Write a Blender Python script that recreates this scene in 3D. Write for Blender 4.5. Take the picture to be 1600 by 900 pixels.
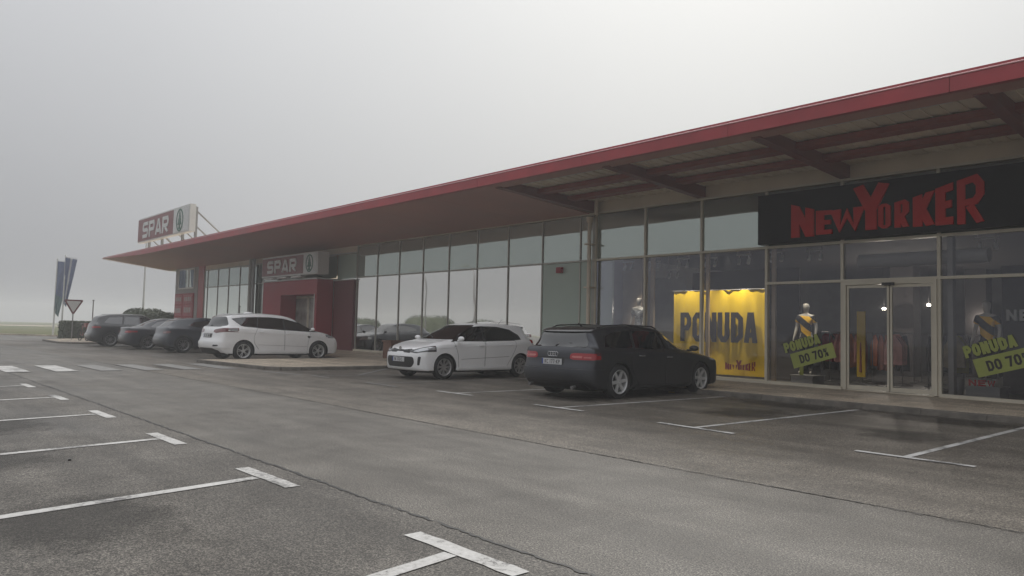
import bpy, bmesh, math, random
import numpy as np
from mathutils import Vector, Matrix, noise
R = math.radians
rnd = random.Random(7)
S = bpy.context.scene
COL = S.collection
for o in list(bpy.data.objects):
    bpy.data.objects.remove(o)

# ------------------------------------------------------------------ camera
F_PX, YAW, PITCH, ROLL, EYE = 1162.31, R(48.08019), R(3.28186), R(1.37770), 1.27
fw = Vector((-math.sin(YAW) * math.cos(PITCH), math.cos(YAW) * math.cos(PITCH), math.sin(PITCH)))
r0 = Vector((math.cos(YAW), math.sin(YAW), 0))
u0 = r0.cross(fw)
rr = math.cos(ROLL) * r0 + math.sin(ROLL) * u0
uu = -math.sin(ROLL) * r0 + math.cos(ROLL) * u0
cd = bpy.data.cameras.new('camera')
cam = bpy.data.objects.new('camera', cd)
COL.objects.link(cam)
M = Matrix((rr, uu, -fw)).transposed().to_4x4()
M.translation = (0, 0, EYE)
cam.matrix_world = M
cd.sensor_width = 36
cd.lens = F_PX / 1600 * 36
cd.clip_start = 0.05
cd.clip_end = 3000
S.camera = cam
S.render.resolution_x, S.render.resolution_y = 1024, 576

# ------------------------------------------------------------------ light
SUN_AZ, SUN_EL = R(-31), R(42)          # azimuth from +Y towards +X, behind the building
sdir = Vector((math.sin(SUN_AZ) * math.cos(SUN_EL), math.cos(SUN_AZ) * math.cos(SUN_EL), math.sin(SUN_EL)))
W = bpy.data.worlds.new('World')
S.world = W
W.use_nodes = True
wt = W.node_tree
wt.nodes.clear()


def wn(t, **k):
    n = wt.nodes.new(t)
    for a, b in k.items():
        setattr(n, a, b)
    return n


def wmath(op, a, b=None, c=None, clamp=False):
    n = wn('ShaderNodeMath', operation=op, use_clamp=clamp)
    for i, v in enumerate((a, b, c)):
        if v is None:
            continue
        if isinstance(v, (int, float)):
            n.inputs[i].default_value = v
        else:
            wt.links.new(v, n.inputs[i])
    return n.outputs[0]


geo = wn('ShaderNodeNewGeometry')
sep = wn('ShaderNodeSeparateXYZ')
tc = wn('ShaderNodeTexCoord')
nrm = wn('ShaderNodeVectorMath', operation='NORMALIZE')
wt.links.new(tc.outputs['Generated'], nrm.inputs[0])
wt.links.new(nrm.outputs[0], sep.inputs[0])
dot = wn('ShaderNodeVectorMath', operation='DOT_PRODUCT')
gdir = Vector((math.sin(SUN_AZ) * math.cos(R(28)), math.cos(SUN_AZ) * math.cos(R(28)), math.sin(R(28))))
wt.links.new(nrm.outputs[0], dot.inputs[0])
dot.inputs[1].default_value = gdir
elev = wmath('MAXIMUM', sep.outputs[2], 0.0)
glow = wmath('EXPONENT', wmath('MULTIPLY', wmath('SUBTRACT', 1.0, dot.outputs['Value']), -4.3))
nz = wn('ShaderNodeTexNoise')
nz.inputs['Scale'].default_value = 1.6
nz.inputs['Detail'].default_value = 3
wt.links.new(nrm.outputs[0], nz.inputs['Vector'])
cloud = wmath('MULTIPLY_ADD', wmath('SUBTRACT', nz.outputs[0], 0.5), 0.09, 1.0)
lum = wmath('MULTIPLY', wmath('ADD', wmath('MULTIPLY_ADD', elev, 0.72, 0.255), wmath('MULTIPLY', glow, 0.235)), cloud)
tint = wn('ShaderNodeMix', data_type='RGBA')
tint.inputs[6].default_value = (0.97, 0.99, 1.04, 1)
tint.inputs[7].default_value = (1.0, 1.0, 0.975, 1)
wt.links.new(glow, tint.inputs[0])
sc1 = wn('ShaderNodeVectorMath', operation='SCALE')
wt.links.new(tint.outputs[2], sc1.inputs[0])
wt.links.new(lum, sc1.inputs['Scale'])
sky = wn('ShaderNodeTexSky', sky_type='NISHITA', sun_disc=False)
sky.sun_elevation = SUN_EL
sky.sun_rotation = SUN_AZ
sky.dust_density = 6
hs = wn('ShaderNodeHueSaturation')
hs.inputs['Saturation'].default_value = 0.25
hs.inputs['Value'].default_value = 0.05
wt.links.new(sky.outputs[0], hs.inputs['Color'])
mixs = wn('ShaderNodeMix', data_type='RGBA')       # thin share of clear sky behind the fog
mixs.inputs[0].default_value = 0.06
wt.links.new(sc1.outputs[0], mixs.inputs[6])
wt.links.new(hs.outputs[0], mixs.inputs[7])
bg = wn('ShaderNodeBackground')
bg.inputs['Strength'].default_value = 1.0
wt.links.new(mixs.outputs[2], bg.inputs['Color'])
wo = wn('ShaderNodeOutputWorld')
wt.links.new(bg.outputs[0], wo.inputs[0])

sl = bpy.data.lights.new('sun', 'SUN')
sl.energy = 1.5
sl.angle = R(28)
sl.color = (1, 0.97, 0.92)
so = bpy.data.objects.new('sun', sl)
COL.objects.link(so)
so.rotation_euler = (-sdir).to_track_quat('-Z', 'Y').to_euler()

S.view_settings.view_transform = 'Standard'
S.view_settings.look = 'None'
S.view_settings.exposure = 0.17
S.view_settings.gamma = 1
S.cycles.use_denoising = True
S.cycles.volume_bounces = 1
S.cycles.max_bounces = 8
S.cycles.transparent_max_bounces = 12
S.cycles.caustics_reflective = False
S.cycles.caustics_refractive = False
S.cycles.sample_clamp_indirect = 4


# ------------------------------------------------------------------ materials
def newmat(name):
    m = bpy.data.materials.new(name)
    m.use_nodes = True
    return m, m.node_tree, m.node_tree.nodes['Principled BSDF']


def setp(b, **k):
    al = dict(rough='Roughness', metal='Metallic', spec='Specular IOR Level', coat='Coat Weight', coatr='Coat Roughness', trans='Transmission Weight')
    for a, v in k.items():
        b.inputs[al.get(a, a)].default_value = v


def noise_tex(nt, scale, detail=4, rough=0.55, coord='Object', stretch=None, dist=0.0):
    tcn = nt.nodes.new('ShaderNodeTexCoord')
    n = nt.nodes.new('ShaderNodeTexNoise')
    n.inputs['Scale'].default_value = scale
    n.inputs['Detail'].default_value = detail
    n.inputs['Roughness'].default_value = rough
    n.inputs['Distortion'].default_value = dist
    if stretch:
        mp = nt.nodes.new('ShaderNodeMapping')
        mp.inputs['Scale'].default_value = stretch
        nt.links.new(tcn.outputs[coord], mp.inputs['Vector'])
        nt.links.new(mp.outputs[0], n.inputs['Vector'])
    else:
        nt.links.new(tcn.outputs[coord], n.inputs['Vector'])
    return n.outputs[0]


def ramp(nt, src, stops):
    r = nt.nodes.new('ShaderNodeValToRGB')
    el = r.color_ramp.elements
    while len(el) < len(stops):
        el.new(0.5)
    for e, (p, c) in zip(el, stops):
        e.position = p
        e.color = (*c, 1) if len(c) == 3 else c
    nt.links.new(src, r.inputs[0])
    return r.outputs[0]


def mixc(nt, a, b, f, mode='MIX'):
    m = nt.nodes.new('ShaderNodeMix')
    m.data_type = 'RGBA'
    m.blend_type = mode
    for s, v in ((6, a), (7, b), (0, f)):
        if isinstance(v, (int, float)):
            m.inputs[s].default_value = v
        elif isinstance(v, tuple):
            m.inputs[s].default_value = (*v, 1)
        else:
            nt.links.new(v, m.inputs[s])
    return m.outputs[2]


def maprange(nt, src, a, b, c, d):
    m = nt.nodes.new('ShaderNodeMapRange')
    nt.links.new(src, m.inputs[0])
    for i, v in enumerate((a, b, c, d)):
        m.inputs[i + 1].default_value = v
    return m.outputs[0]


def bump(nt, b, src, strength, dist=0.01):
    n = nt.nodes.new('ShaderNodeBump')
    n.inputs['Strength'].default_value = strength
    n.inputs['Distance'].default_value = dist
    nt.links.new(src, n.inputs['Height'])
    nt.links.new(n.outputs[0], b.inputs['Normal'])


def simple(name, col, rough=0.5, metal=0.0, vary=0.12, scale=3.0, coat=0.0, spec=0.5, bmp=0.0):
    m, nt, b = newmat(name)
    n = noise_tex(nt, scale, 5)
    lo = tuple(c * (1 - vary) for c in col)
    hi = tuple(min(1, c * (1 + vary)) for c in col)
    nt.links.new(ramp(nt, n, [(0.3, lo), (0.7, hi)]), b.inputs['Base Color'])
    setp(b, rough=rough, metal=metal, coat=coat, spec=spec)
    nt.links.new(maprange(nt, n, 0.3, 0.7, max(0.0, rough - 0.05), min(1, rough + 0.06)), b.inputs['Roughness'])
    if bmp:
        bump(nt, b, noise_tex(nt, scale * 20, 3), bmp)
    return m


def asphalt(name, base, patch_dark, wet):
    m, nt, b = newmat(name)
    big = noise_tex(nt, 0.22, 5, 0.6, stretch=(1, 2.6, 1))
    mid = noise_tex(nt, 1.4, 6, 0.65, dist=0.6)
    fine = noise_tex(nt, 95, 2, 0.8)
    fine2 = noise_tex(nt, 38, 3, 0.75)
    c = ramp(nt, big, [(0.32, tuple(x * patch_dark for x in base)), (0.62, base)])
    c = mixc(nt, c, ramp(nt, mid, [(0.3, (0.66, 0.65, 0.64)), (0.65, (1.12, 1.12, 1.12))]), 1.0, 'MULTIPLY')
    trk = noise_tex(nt, 1.0, 4, 0.6, stretch=(0.10, 2.2, 1))
    c = mixc(nt, c, ramp(nt, trk, [(0.35, (0.80, 0.80, 0.80)), (0.6, (1.06, 1.06, 1.06))]), 1.0, 'MULTIPLY')
    c = mixc(nt, c, ramp(nt, fine, [(0.38, (0.32, 0.31, 0.30)), (0.5, (0.92, 0.92, 0.92)), (0.62, (2.5, 2.45, 2.4))]), 1.0, 'MULTIPLY')
    c = mixc(nt, c, ramp(nt, fine2, [(0.36, (0.7, 0.7, 0.7)), (0.62, (1.3, 1.3, 1.28))]), 1.0, 'MULTIPLY')
    nt.links.new(c, b.inputs['Base Color'])
    wetm = noise_tex(nt, 0.35, 5, 0.6, stretch=(0.7, 1.6, 1), dist=0.4)
    nt.links.new(maprange(nt, wetm, 0.36, 0.66, wet[0], wet[1]), b.inputs['Roughness'])
    setp(b, spec=0.22)
    bump(nt, b, fine2, 0.16, 0.003)
    return m


MT = {}
MT['asphalt'] = asphalt('asphalt', (0.120, 0.112, 0.100), 0.84, (0.44, 0.60))
MT['asphalt_stall'] = asphalt('asphalt_stall', (0.112, 0.104, 0.093), 0.70, (0.46, 0.60))
MT['asphalt_bay'] = asphalt('asphalt_bay', (0.135, 0.121, 0.103), 0.62, (0.48, 0.62))
MT['tar'] = simple('tar_seam', (0.018, 0.017, 0.016), 0.55)


def paint_mat():
    m, nt, b = newmat('road_paint')
    n = noise_tex(nt, 22, 6, 0.75)
    n2 = noise_tex(nt, 1.7, 3)
    f = nt.nodes.new('ShaderNodeMath')
    f.operation = 'ADD'
    nt.links.new(n, f.inputs[0])
    nt.links.new(n2, f.inputs[1])
    c = ramp(nt, f.outputs[0], [(0.80, (0.16, 0.155, 0.15)), (0.92, (0.44, 0.43, 0.41)), (1.15, (0.58, 0.57, 0.55))])
    # the ramp clamps at 1, so scale the sum down first
    f.operation = 'AVERAGE' if False else 'ADD'
    sc = nt.nodes.new('ShaderNodeMath')
    sc.operation = 'MULTIPLY'
    sc.inputs[1].default_value = 0.5
    nt.links.new(f.outputs[0], sc.inputs[0])
    rampn = c.node
    nt.links.new(sc.outputs[0], rampn.inputs[0])
    for e, p in zip(rampn.color_ramp.elements, (0.42, 0.475, 0.60)):
        e.position = p
    nt.links.new(c, b.inputs['Base Color'])
    setp(b, rough=0.6)
    return m


MT['paint'] = paint_mat()
MT['paint_worn'] = simple('road_paint_worn', (0.20, 0.195, 0.185), 0.6, vary=0.35, scale=9)
MT['paving'] = asphalt('paving', (0.45, 0.385, 0.305), 0.84, (0.5, 0.7))
MT['kerb'] = simple('kerb_concrete', (0.15, 0.135, 0.115), 0.8, vary=0.3, scale=6, bmp=0.3)
MT['red'] = simple('red_metal', (0.35, 0.030, 0.038), 0.36, vary=0.17, scale=1.3)
MT['trim_glint'] = simple('pink_glint_paint', (0.80, 0.45, 0.46), 0.10, vary=0.05)  # pale pink paints the sky glint along the red fascia edge
MT['soffit'] = simple('soffit_metal', (0.44, 0.215, 0.175), 0.5, vary=0.12, scale=0.5)
MT['beam'] = simple('beam_paint', (0.20, 0.060, 0.050), 0.5, vary=0.15)
MT['purlin'] = simple('purlin_paint', (0.27, 0.062, 0.048), 0.5, vary=0.15)
MT['deck'] = simple('roof_deck', (0.80, 0.71, 0.57), 0.5, vary=0.12, scale=1)
MT['beige'] = simple('beige_metal', (0.66, 0.57, 0.45), 0.5, vary=0.08, scale=1)
MT['alu'] = simple('frame_paint', (0.62, 0.57, 0.46), 0.4, vary=0.08, scale=1.5)
MT['alu_grey'] = simple('grey_frame', (0.48, 0.47, 0.42), 0.4, vary=0.1)
MT['mirror'] = simple('mirror_glass', (0.86, 0.85, 0.81), 0.0, metal=1.0, vary=0.02, scale=0.3)
MT['mirror_far'] = simple('mirror_glass_pale', (0.72, 0.76, 0.72), 0.02, metal=1.0, vary=0.03, scale=0.3)
MT['spandrel'] = simple('spandrel_glass', (0.50, 0.555, 0.51), 0.02, metal=1.0, vary=0.03, scale=0.3)
MT['spandrel_far'] = simple('spandrel_glass_far', (0.46, 0.52, 0.49), 0.03, metal=1.0, vary=0.03, scale=0.3)
MT['green'] = simple('green_glass', (0.42, 0.50, 0.43), 0.12, vary=0.06, scale=0.4)
for k in ('mirror', 'spandrel', 'mirror_far', 'spandrel_far'):
    nt = MT[k].node_tree
    b = nt.nodes['Principled BSDF']
    b.inputs['Roughness'].default_value = 0.02
    for l in list(b.inputs['Roughness'].links):
        nt.links.remove(l)
    bump(nt, b, noise_tex(nt, 0.9, 1), 0.10, 0.02)
    if 'spandrel' in k:
        b.inputs['Metallic'].default_value = 0.72
MT['dark'] = simple('dark_plastic', (0.018, 0.018, 0.019), 0.5)
MT['black'] = simple('black_sign', (0.008, 0.008, 0.009), 0.5, spec=0.2)
MT['wall'] = simple('grey_cladding', (0.33, 0.32, 0.31), 0.6, vary=0.08, scale=0.7)
MT['inner_wall'] = simple('inner_wall', (0.30, 0.30, 0.31), 0.8)
MT['inner_dark'] = simple('inner_dark', (0.05, 0.045, 0.045), 0.8)
MT['inner_beige'] = simple('inner_beige', (0.42, 0.33, 0.24), 0.7)
MT['inner_floor'] = simple('shop_floor', (0.09, 0.085, 0.08), 0.3)
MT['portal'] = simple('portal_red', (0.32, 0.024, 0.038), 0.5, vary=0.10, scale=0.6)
MT['door_view'] = simple('door_view_glass', (0.27, 0.26, 0.235), 0.15, vary=0.55, scale=2.2)  # pale mottle paints the bright interior showing through clear door glass
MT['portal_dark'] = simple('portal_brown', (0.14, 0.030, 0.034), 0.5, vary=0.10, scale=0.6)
MT['sign_red'] = simple('sign_red', (0.21, 0.055, 0.055), 0.4, vary=0.05)
MT['sign_white'] = simple('sign_white', (0.62, 0.61, 0.58), 0.4, vary=0.05)
MT['sign_green'] = simple('sign_green', (0.03, 0.12, 0.075), 0.4, vary=0.05)
MT['ny_red'] = simple('letter_red', (0.50, 0.022, 0.020), 0.5, vary=0.06, spec=0.12)
MT['steel'] = simple('galvanised_steel', (0.28, 0.27, 0.26), 0.45, metal=0.6)
MT['yellow'] = simple('banner_yellow', (0.82, 0.555, 0.02), 0.6, vary=0.05, scale=1)
MT['lime'] = simple('lime_vinyl', (0.33, 0.37, 0.085), 0.5, vary=0.08)
MT['ink'] = simple('black_print', (0.025, 0.02, 0.022), 0.6)
MT['ink_red'] = simple('red_print', (0.22, 0.02, 0.02), 0.6)
MT['white'] = simple('white_paint', (0.62, 0.62, 0.60), 0.4)
MT['skin'] = simple('mannequin', (0.50, 0.47, 0.42), 0.35, vary=0.04)
MT['tee'] = simple('yellow_tee', (0.85, 0.50, 0.03), 0.8, vary=0.08)
MT['cloth_dark'] = simple('dark_cloth', (0.03, 0.03, 0.035), 0.9)
MT['rubber'] = simple('tyre_rubber', (0.016, 0.016, 0.016), 0.75)
MT['glass_car'] = simple('car_glass', (0.006, 0.007, 0.008), 0.03, vary=0.02, spec=0.9)
MT['glass_car'].node_tree.nodes['Principled BSDF'].inputs['IOR'].default_value = 1.62
MT['glass_far'] = simple('car_glass_far', (0.012, 0.013, 0.015), 0.05, vary=0.02, spec=0.5)
MT['glass_far'].node_tree.nodes['Principled BSDF'].inputs['IOR'].default_value = 2.3
MT['rim_silver'] = simple('rim_silver', (0.55, 0.55, 0.54), 0.4, metal=0.35)
MT['rim_mid'] = simple('rim_mid_grey', (0.36, 0.35, 0.34), 0.4, metal=0.4)
MT['rim_grey'] = simple('rim_grey', (0.24, 0.23, 0.23), 0.35, metal=0.7)
MT['lamp_red_dark'] = simple('lamp_red_dark', (0.32, 0.012, 0.018), 0.12, coat=0.6)
MT['lamp_red'] = simple('lamp_red', (0.34, 0.010, 0.015), 0.12, coat=0.6)
MT['lamp_rose'] = simple('lamp_rose', (0.55, 0.16, 0.15), 0.15, coat=0.6)
MT['lamp_smoke'] = simple('lamp_smoke', (0.20, 0.085, 0.085), 0.12, coat=0.8, vary=0.3, scale=7)
MT['lamp_clear'] = simple('lamp_clear', (0.46, 0.47, 0.48), 0.12, metal=0.4, coat=0.8, vary=0.35, scale=9)
MT['chrome'] = simple('chrome', (0.6, 0.6, 0.6), 0.15, metal=1.0)
MT['plate'] = simple('plate_white', (0.55, 0.55, 0.55), 0.5)
MT['blue'] = simple('plate_blue', (0.02, 0.05, 0.25), 0.5)
MT['brown'] = simple('brown_concrete', (0.16, 0.085, 0.06), 0.7, vary=0.15)
MT['flag_blue'] = simple('flag_blue', (0.11, 0.14, 0.24), 0.8)
MT['flag_teal'] = simple('flag_teal', (0.10, 0.17, 0.17), 0.8)
MT['flag_white'] = simple('flag_white', (0.45, 0.45, 0.45), 0.8)
MT['pole'] = simple('white_pole', (0.62, 0.62, 0.58), 0.4)
MT['bark'] = simple('bark', (0.10, 0.075, 0.05), 0.9, vary=0.3)


def car_paint(name, col, flake=0.03, coat=1.0, rough=0.35, metal=0.0):
    m = simple(name, col, rough, metal=metal, vary=flake, scale=2.0, coat=coat)
    m.node_tree.nodes['Principled BSDF'].inputs['Coat Roughness'].default_value = 0.05
    return m


MT['p_white'] = car_paint('white_car_paint', (0.86, 0.855, 0.85))
MT['p_matt'] = car_paint('satin_charcoal_paint', (0.056, 0.058, 0.065), coat=0.25, rough=0.34, metal=0.75)
MT['p_matt'].node_tree.nodes['Principled BSDF'].inputs['Coat Roughness'].default_value = 0.28
MT['p_slate'] = car_paint('slate_paint', (0.020, 0.025, 0.036))
MT['p_navy'] = car_paint('dark_navy_paint', (0.016, 0.017, 0.026))
MT['p_black'] = car_paint('black_car_paint', (0.010, 0.011, 0.013))
MT['p_taupe'] = car_paint('taupe_car_paint', (0.10, 0.085, 0.08))


def foliage(name, a, bcol):
    m, nt, b = newmat(name)
    oi = nt.nodes.new('ShaderNodeNewGeometry')
    nt.links.new(ramp(nt, oi.outputs['Random Per Island'], [(0.0, a), (1.0, bcol)]), b.inputs['Base Color'])
    setp(b, rough=0.7)
    return m


MT['leaf'] = foliage('hedge_leaves', (0.030, 0.045, 0.018), (0.075, 0.095, 0.045))


def field_mat():
    m, nt, b = newmat('field_grass')
    n = noise_tex(nt, 0.05, 6, 0.6)
    n2 = noise_tex(nt, 3, 4)
    c = ramp(nt, n, [(0.3, (0.070, 0.085, 0.030)), (0.5, (0.11, 0.12, 0.045)), (0.7, (0.15, 0.12, 0.07))])
    c = mixc(nt, c, ramp(nt, n2, [(0.3, (0.6, 0.6, 0.6)), (0.7, (1.3, 1.3, 1.3))]), 1.0, 'MULTIPLY')
    nt.links.new(c, b.inputs['Base Color'])
    setp(b, rough=0.95, spec=0.1)
    return m


MT['field'] = field_mat()


def glass_mat():
    m = bpy.data.materials.new('shop_glass')
    m.use_nodes = True
    nt = m.node_tree
    nt.nodes.clear()
    fr = nt.nodes.new('ShaderNodeFresnel')
    fr.inputs[0].default_value = 1.5
    gl = nt.nodes.new('ShaderNodeBsdfGlossy')
    gl.inputs['Roughness'].default_value = 0.0
    gl.inputs['Color'].default_value = (0.86, 0.87, 0.96, 1)
    tr = nt.nodes.new('ShaderNodeBsdfTransparent')
    tr.inputs[0].default_value = (0.96, 0.96, 0.96, 1)
    mx = nt.nodes.new('ShaderNodeMixShader')
    out = nt.nodes.new('ShaderNodeOutputMaterial')
    nt.links.new(fr.outputs[0], mx.inputs[0])
    nt.links.new(tr.outputs[0], mx.inputs[1])
    nt.links.new(gl.outputs[0], mx.inputs[2])
    nt.links.new(mx.outputs[0], out.inputs[0])
    n = noise_tex(nt, 0.7, 1)
    bp = nt.nodes.new('ShaderNodeBump')
    bp.inputs['Strength'].default_value = 0.06
    bp.inputs['Distance'].default_value = 0.02
    nt.links.new(n, bp.inputs['Height'])
    nt.links.new(bp.outputs[0], gl.inputs['Normal'])
    return m


MT['glass'] = glass_mat()


def emis(name, col, s):
    m = bpy.data.materials.new(name)
    m.use_nodes = True
    nt = m.node_tree
    b = nt.nodes['Principled BSDF']
    b.inputs['Base Color'].default_value = (*col, 1)
    b.inputs['Emission Color'].default_value = (*col, 1)
    b.inputs['Emission Strength'].default_value = s
    return m


MT['lamp_on'] = emis('lit_lamp', (1, 0.93, 0.8), 6)


def stripe_tee():
    m, nt, b = newmat('diagonal_tee')
    tcn = nt.nodes.new('ShaderNodeTexCoord')
    mp = nt.nodes.new('ShaderNodeMapping')
    mp.inputs['Rotation'].default_value = (0, R(-40), 0)
    nt.links.new(tcn.outputs['Object'], mp.inputs[0])
    w = nt.nodes.new('ShaderNodeTexWave')
    w.bands_direction = 'Z'
    w.inputs['Scale'].default_value = 1.15
    w.inputs['Distortion'].default_value = 0
    nt.links.new(mp.outputs[0], w.inputs[0])
    nt.links.new(ramp(nt, w.outputs[0], [(0.42, (0.90, 0.52, 0.03)), (0.46, (0.02, 0.018, 0.02))]), b.inputs['Base Color'])
    setp(b, rough=0.85)
    return m


MT['tee_stripe'] = stripe_tee()


def sequin_mat():
    m, nt, b = newmat('sequins')
    n = noise_tex(nt, 60, 2)
    nt.links.new(ramp(nt, n, [(0.45, (0.08, 0.08, 0.08)), (0.6, (0.85, 0.85, 0.8))]), b.inputs['Base Color'])
    setp(b, rough=0.3, metal=0.5)
    return m


MT['sequin'] = sequin_mat()


# ------------------------------------------------------------------ mesh tools
class MB:
    def __init__(s):
        s.v, s.f, s.m = [], [], []

    def add(s, verts, faces, mi=0):
        k = len(s.v)
        s.v += [tuple(v) for v in verts]
        s.f += [tuple(i + k for i in f) for f in faces]
        s.m += [mi] * len(faces)
        return s

    def box(s, x0, x1, y0, y1, z0, z1, mi=0, mat=None):
        v = [Vector((x, y, z)) for z in (z0, z1) for y in (y0, y1) for x in (x0, x1)]
        if mat is not None:
            v = [mat @ p for p in v]
        return s.add(v, [(0, 2, 3, 1), (4, 5, 7, 6), (0, 1, 5, 4), (2, 6, 7, 3), (0, 4, 6, 2), (1, 3, 7, 5)], mi)

    def prism(s, poly, axis, a, b, mi=0, mat=None):
        """poly: 2D points; axis 0: (y,z) extruded in x; 1: (x,z) in y; 2: (x,y) in z"""
        n = len(poly)

        def P(p, t):
            q = {0: (t, p[0], p[1]), 1: (p[0], t, p[1]), 2: (p[0], p[1], t)}[axis]
            return mat @ Vector(q) if mat is not None else Vector(q)
        area = sum(poly[i][0] * poly[(i + 1) % n][1] - poly[(i + 1) % n][0] * poly[i][1] for i in range(n))
        flip = (area < 0) ^ (axis == 1) ^ (b < a)
        idx = list(range(n))
        v = [P(p, a) for p in poly] + [P(p, b) for p in poly]
        f = [tuple(idx[::-1]), tuple(i + n for i in idx)] + [(i, (i + 1) % n, (i + 1) % n + n, i + n) for i in idx]
        if flip:
            f = [q[::-1] for q in f]
        return s.add(v, f, mi)

    def tube(s, pts, r, n=8, mi=0, closed=False):
        pts = [Vector(p) for p in pts]
        rings = []
        m = len(pts)
        for i, p in enumerate(pts):
            if closed:
                d = pts[(i + 1) % m] - pts[i - 1]
            else:
                d = pts[min(i + 1, m - 1)] - pts[max(i - 1, 0)]
            d.normalize()
            a = Vector((0, 0, 1)) if abs(d.z) < 0.9 else Vector((1, 0, 0))
            u = d.cross(a).normalized()
            w = u.cross(d).normalized()
            ri = r[i] if isinstance(r, (list, tuple)) else r
            rings.append([p + (u * math.cos(2 * math.pi * k / n) + w * math.sin(2 * math.pi * k / n)) * ri for k in range(n)])
        v = [q for g in rings for q in g]
        f = []
        for i in range(m if closed else m - 1):
            j = (i + 1) % m
            for k in range(n):
                f.append((i * n + k, i * n + (k + 1) % n, j * n + (k + 1) % n, j * n + k))
        if not closed:
            f.append(tuple(range(n))[::-1])
            f.append(tuple((m - 1) * n + k for k in range(n)))
        return s.add(v, f, mi)

    def lathe(s, prof, n=32, mi=0, axis='y', cen=(0, 0, 0), closed=False):
        v, f = [], []
        m = len(prof)
        for k in range(n):
            a = 2 * math.pi * k / n
            c, sn = math.cos(a), math.sin(a)
            for (h, r) in prof:
                if axis == 'y':
                    p = (r * c, h, r * sn)
                elif axis == 'z':
                    p = (r * c, r * sn, h)
                else:
                    p = (h, r * c, r * sn)
                v.append((p[0] + cen[0], p[1] + cen[1], p[2] + cen[2]))
        for k in range(n):
            j = (k + 1) % n
            for i in range(m if closed else m - 1):
                i2 = (i + 1) % m
                f.append((k * m + i, k * m + i2, j * m + i2, j * m + i))
        return s.add(v, f, mi)

    def sphere(s, c, r, mi=0, n=12, sc=(1, 1, 1)):
        prof = [(-math.cos(math.pi * i / n), max(1e-4, math.sin(math.pi * i / n))) for i in range(n + 1)]
        v, f = [], []
        m = len(prof)
        N = n * 2
        for k in range(N):
            a = 2 * math.pi * k / N
            for (h, q) in prof:
                v.append((c[0] + r * sc[0] * q * math.cos(a), c[1] + r * sc[1] * q * math.sin(a), c[2] + r * sc[2] * h))
        for k in range(N):
            j = (k + 1) % N
            for i in range(m - 1):
                f.append((k * m + i, j * m + i, j * m + i + 1, k * m + i + 1))
        return s.add(v, f, mi)

    def mesh(s, name, mats, smooth=False, fix=False):
        me = bpy.data.meshes.new(name)
        me.from_pydata([tuple(v) for v in s.v], [], s.f)
        for m in (mats if isinstance(mats, (list, tuple)) else [mats]):
            me.materials.append(m)
        me.polygons.foreach_set('material_index', s.m)
        if fix:
            bm = bmesh.new()
            bm.from_mesh(me)
            bmesh.ops.recalc_face_normals(bm, faces=bm.faces)
            bm.to_mesh(me)
            bm.free()
        if smooth:
            me.polygons.foreach_set('use_smooth', [True] * len(me.polygons))
            me.set_sharp_from_angle(angle=R(38))
        me.update()
        return me


def link(name, me, parent=None, loc=(0, 0, 0), rot=(0, 0, 0), **props):
    o = bpy.data.objects.new(name, me)
    COL.objects.link(o)
    if parent is not None:
        o.parent = parent
    o.location = loc
    o.rotation_euler = rot
    for k, v in props.items():
        o[k] = v
    return o


def top_of(o):
    v = Vector((0, 0, 0))
    while o is not None:
        v += Vector(o.location)
        o = o.parent
    return v


def part(name, mb, mat, parent, smooth=False, world=True, **props):
    """mesh with vertices in world coordinates, hung under an unrotated parent"""
    me = mb.mesh(name, mat, smooth)
    off = -top_of(parent) if (world and parent is not None) else Vector((0, 0, 0))
    return link(name, me, parent, off, **props)


def thing(name, label, cat, loc=(0, 0, 0), rz=0, group=None):
    o = bpy.data.objects.new(name, None)
    COL.objects.link(o)
    o.location = loc
    o.rotation_euler = (0, 0, rz)
    o['label'] = label
    o['category'] = cat
    if group:
        o['group'] = group
    return o


def solo(name, mb, mat, label, cat, group=None, smooth=False, base=None):
    """a thing that is one mesh; origin at base"""
    base = Vector(base) if base else Vector(mb.v[0])
    mb.v = [tuple(Vector(v) - base) for v in mb.v]
    o = link(name, mb.mesh(name, mat, smooth), None, base, label=label, category=cat)
    if group:
        o['group'] = group
    return o


def struct(name, mb, mat, smooth=False, parent=None):
    o = link(name, mb.mesh(name, mat, smooth), parent)
    if parent is None:
        o['kind'] = 'structure'
    return o


# ------------------------------------------------------------------ lettering (thick polylines)
def _c(x, y, rx, ry, a0, a1, n=5):
    return [(x + rx * math.cos(R(a0 + (a1 - a0) * i / n)), y + ry * math.sin(R(a0 + (a1 - a0) * i / n))) for i in range(n + 1)]


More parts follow.
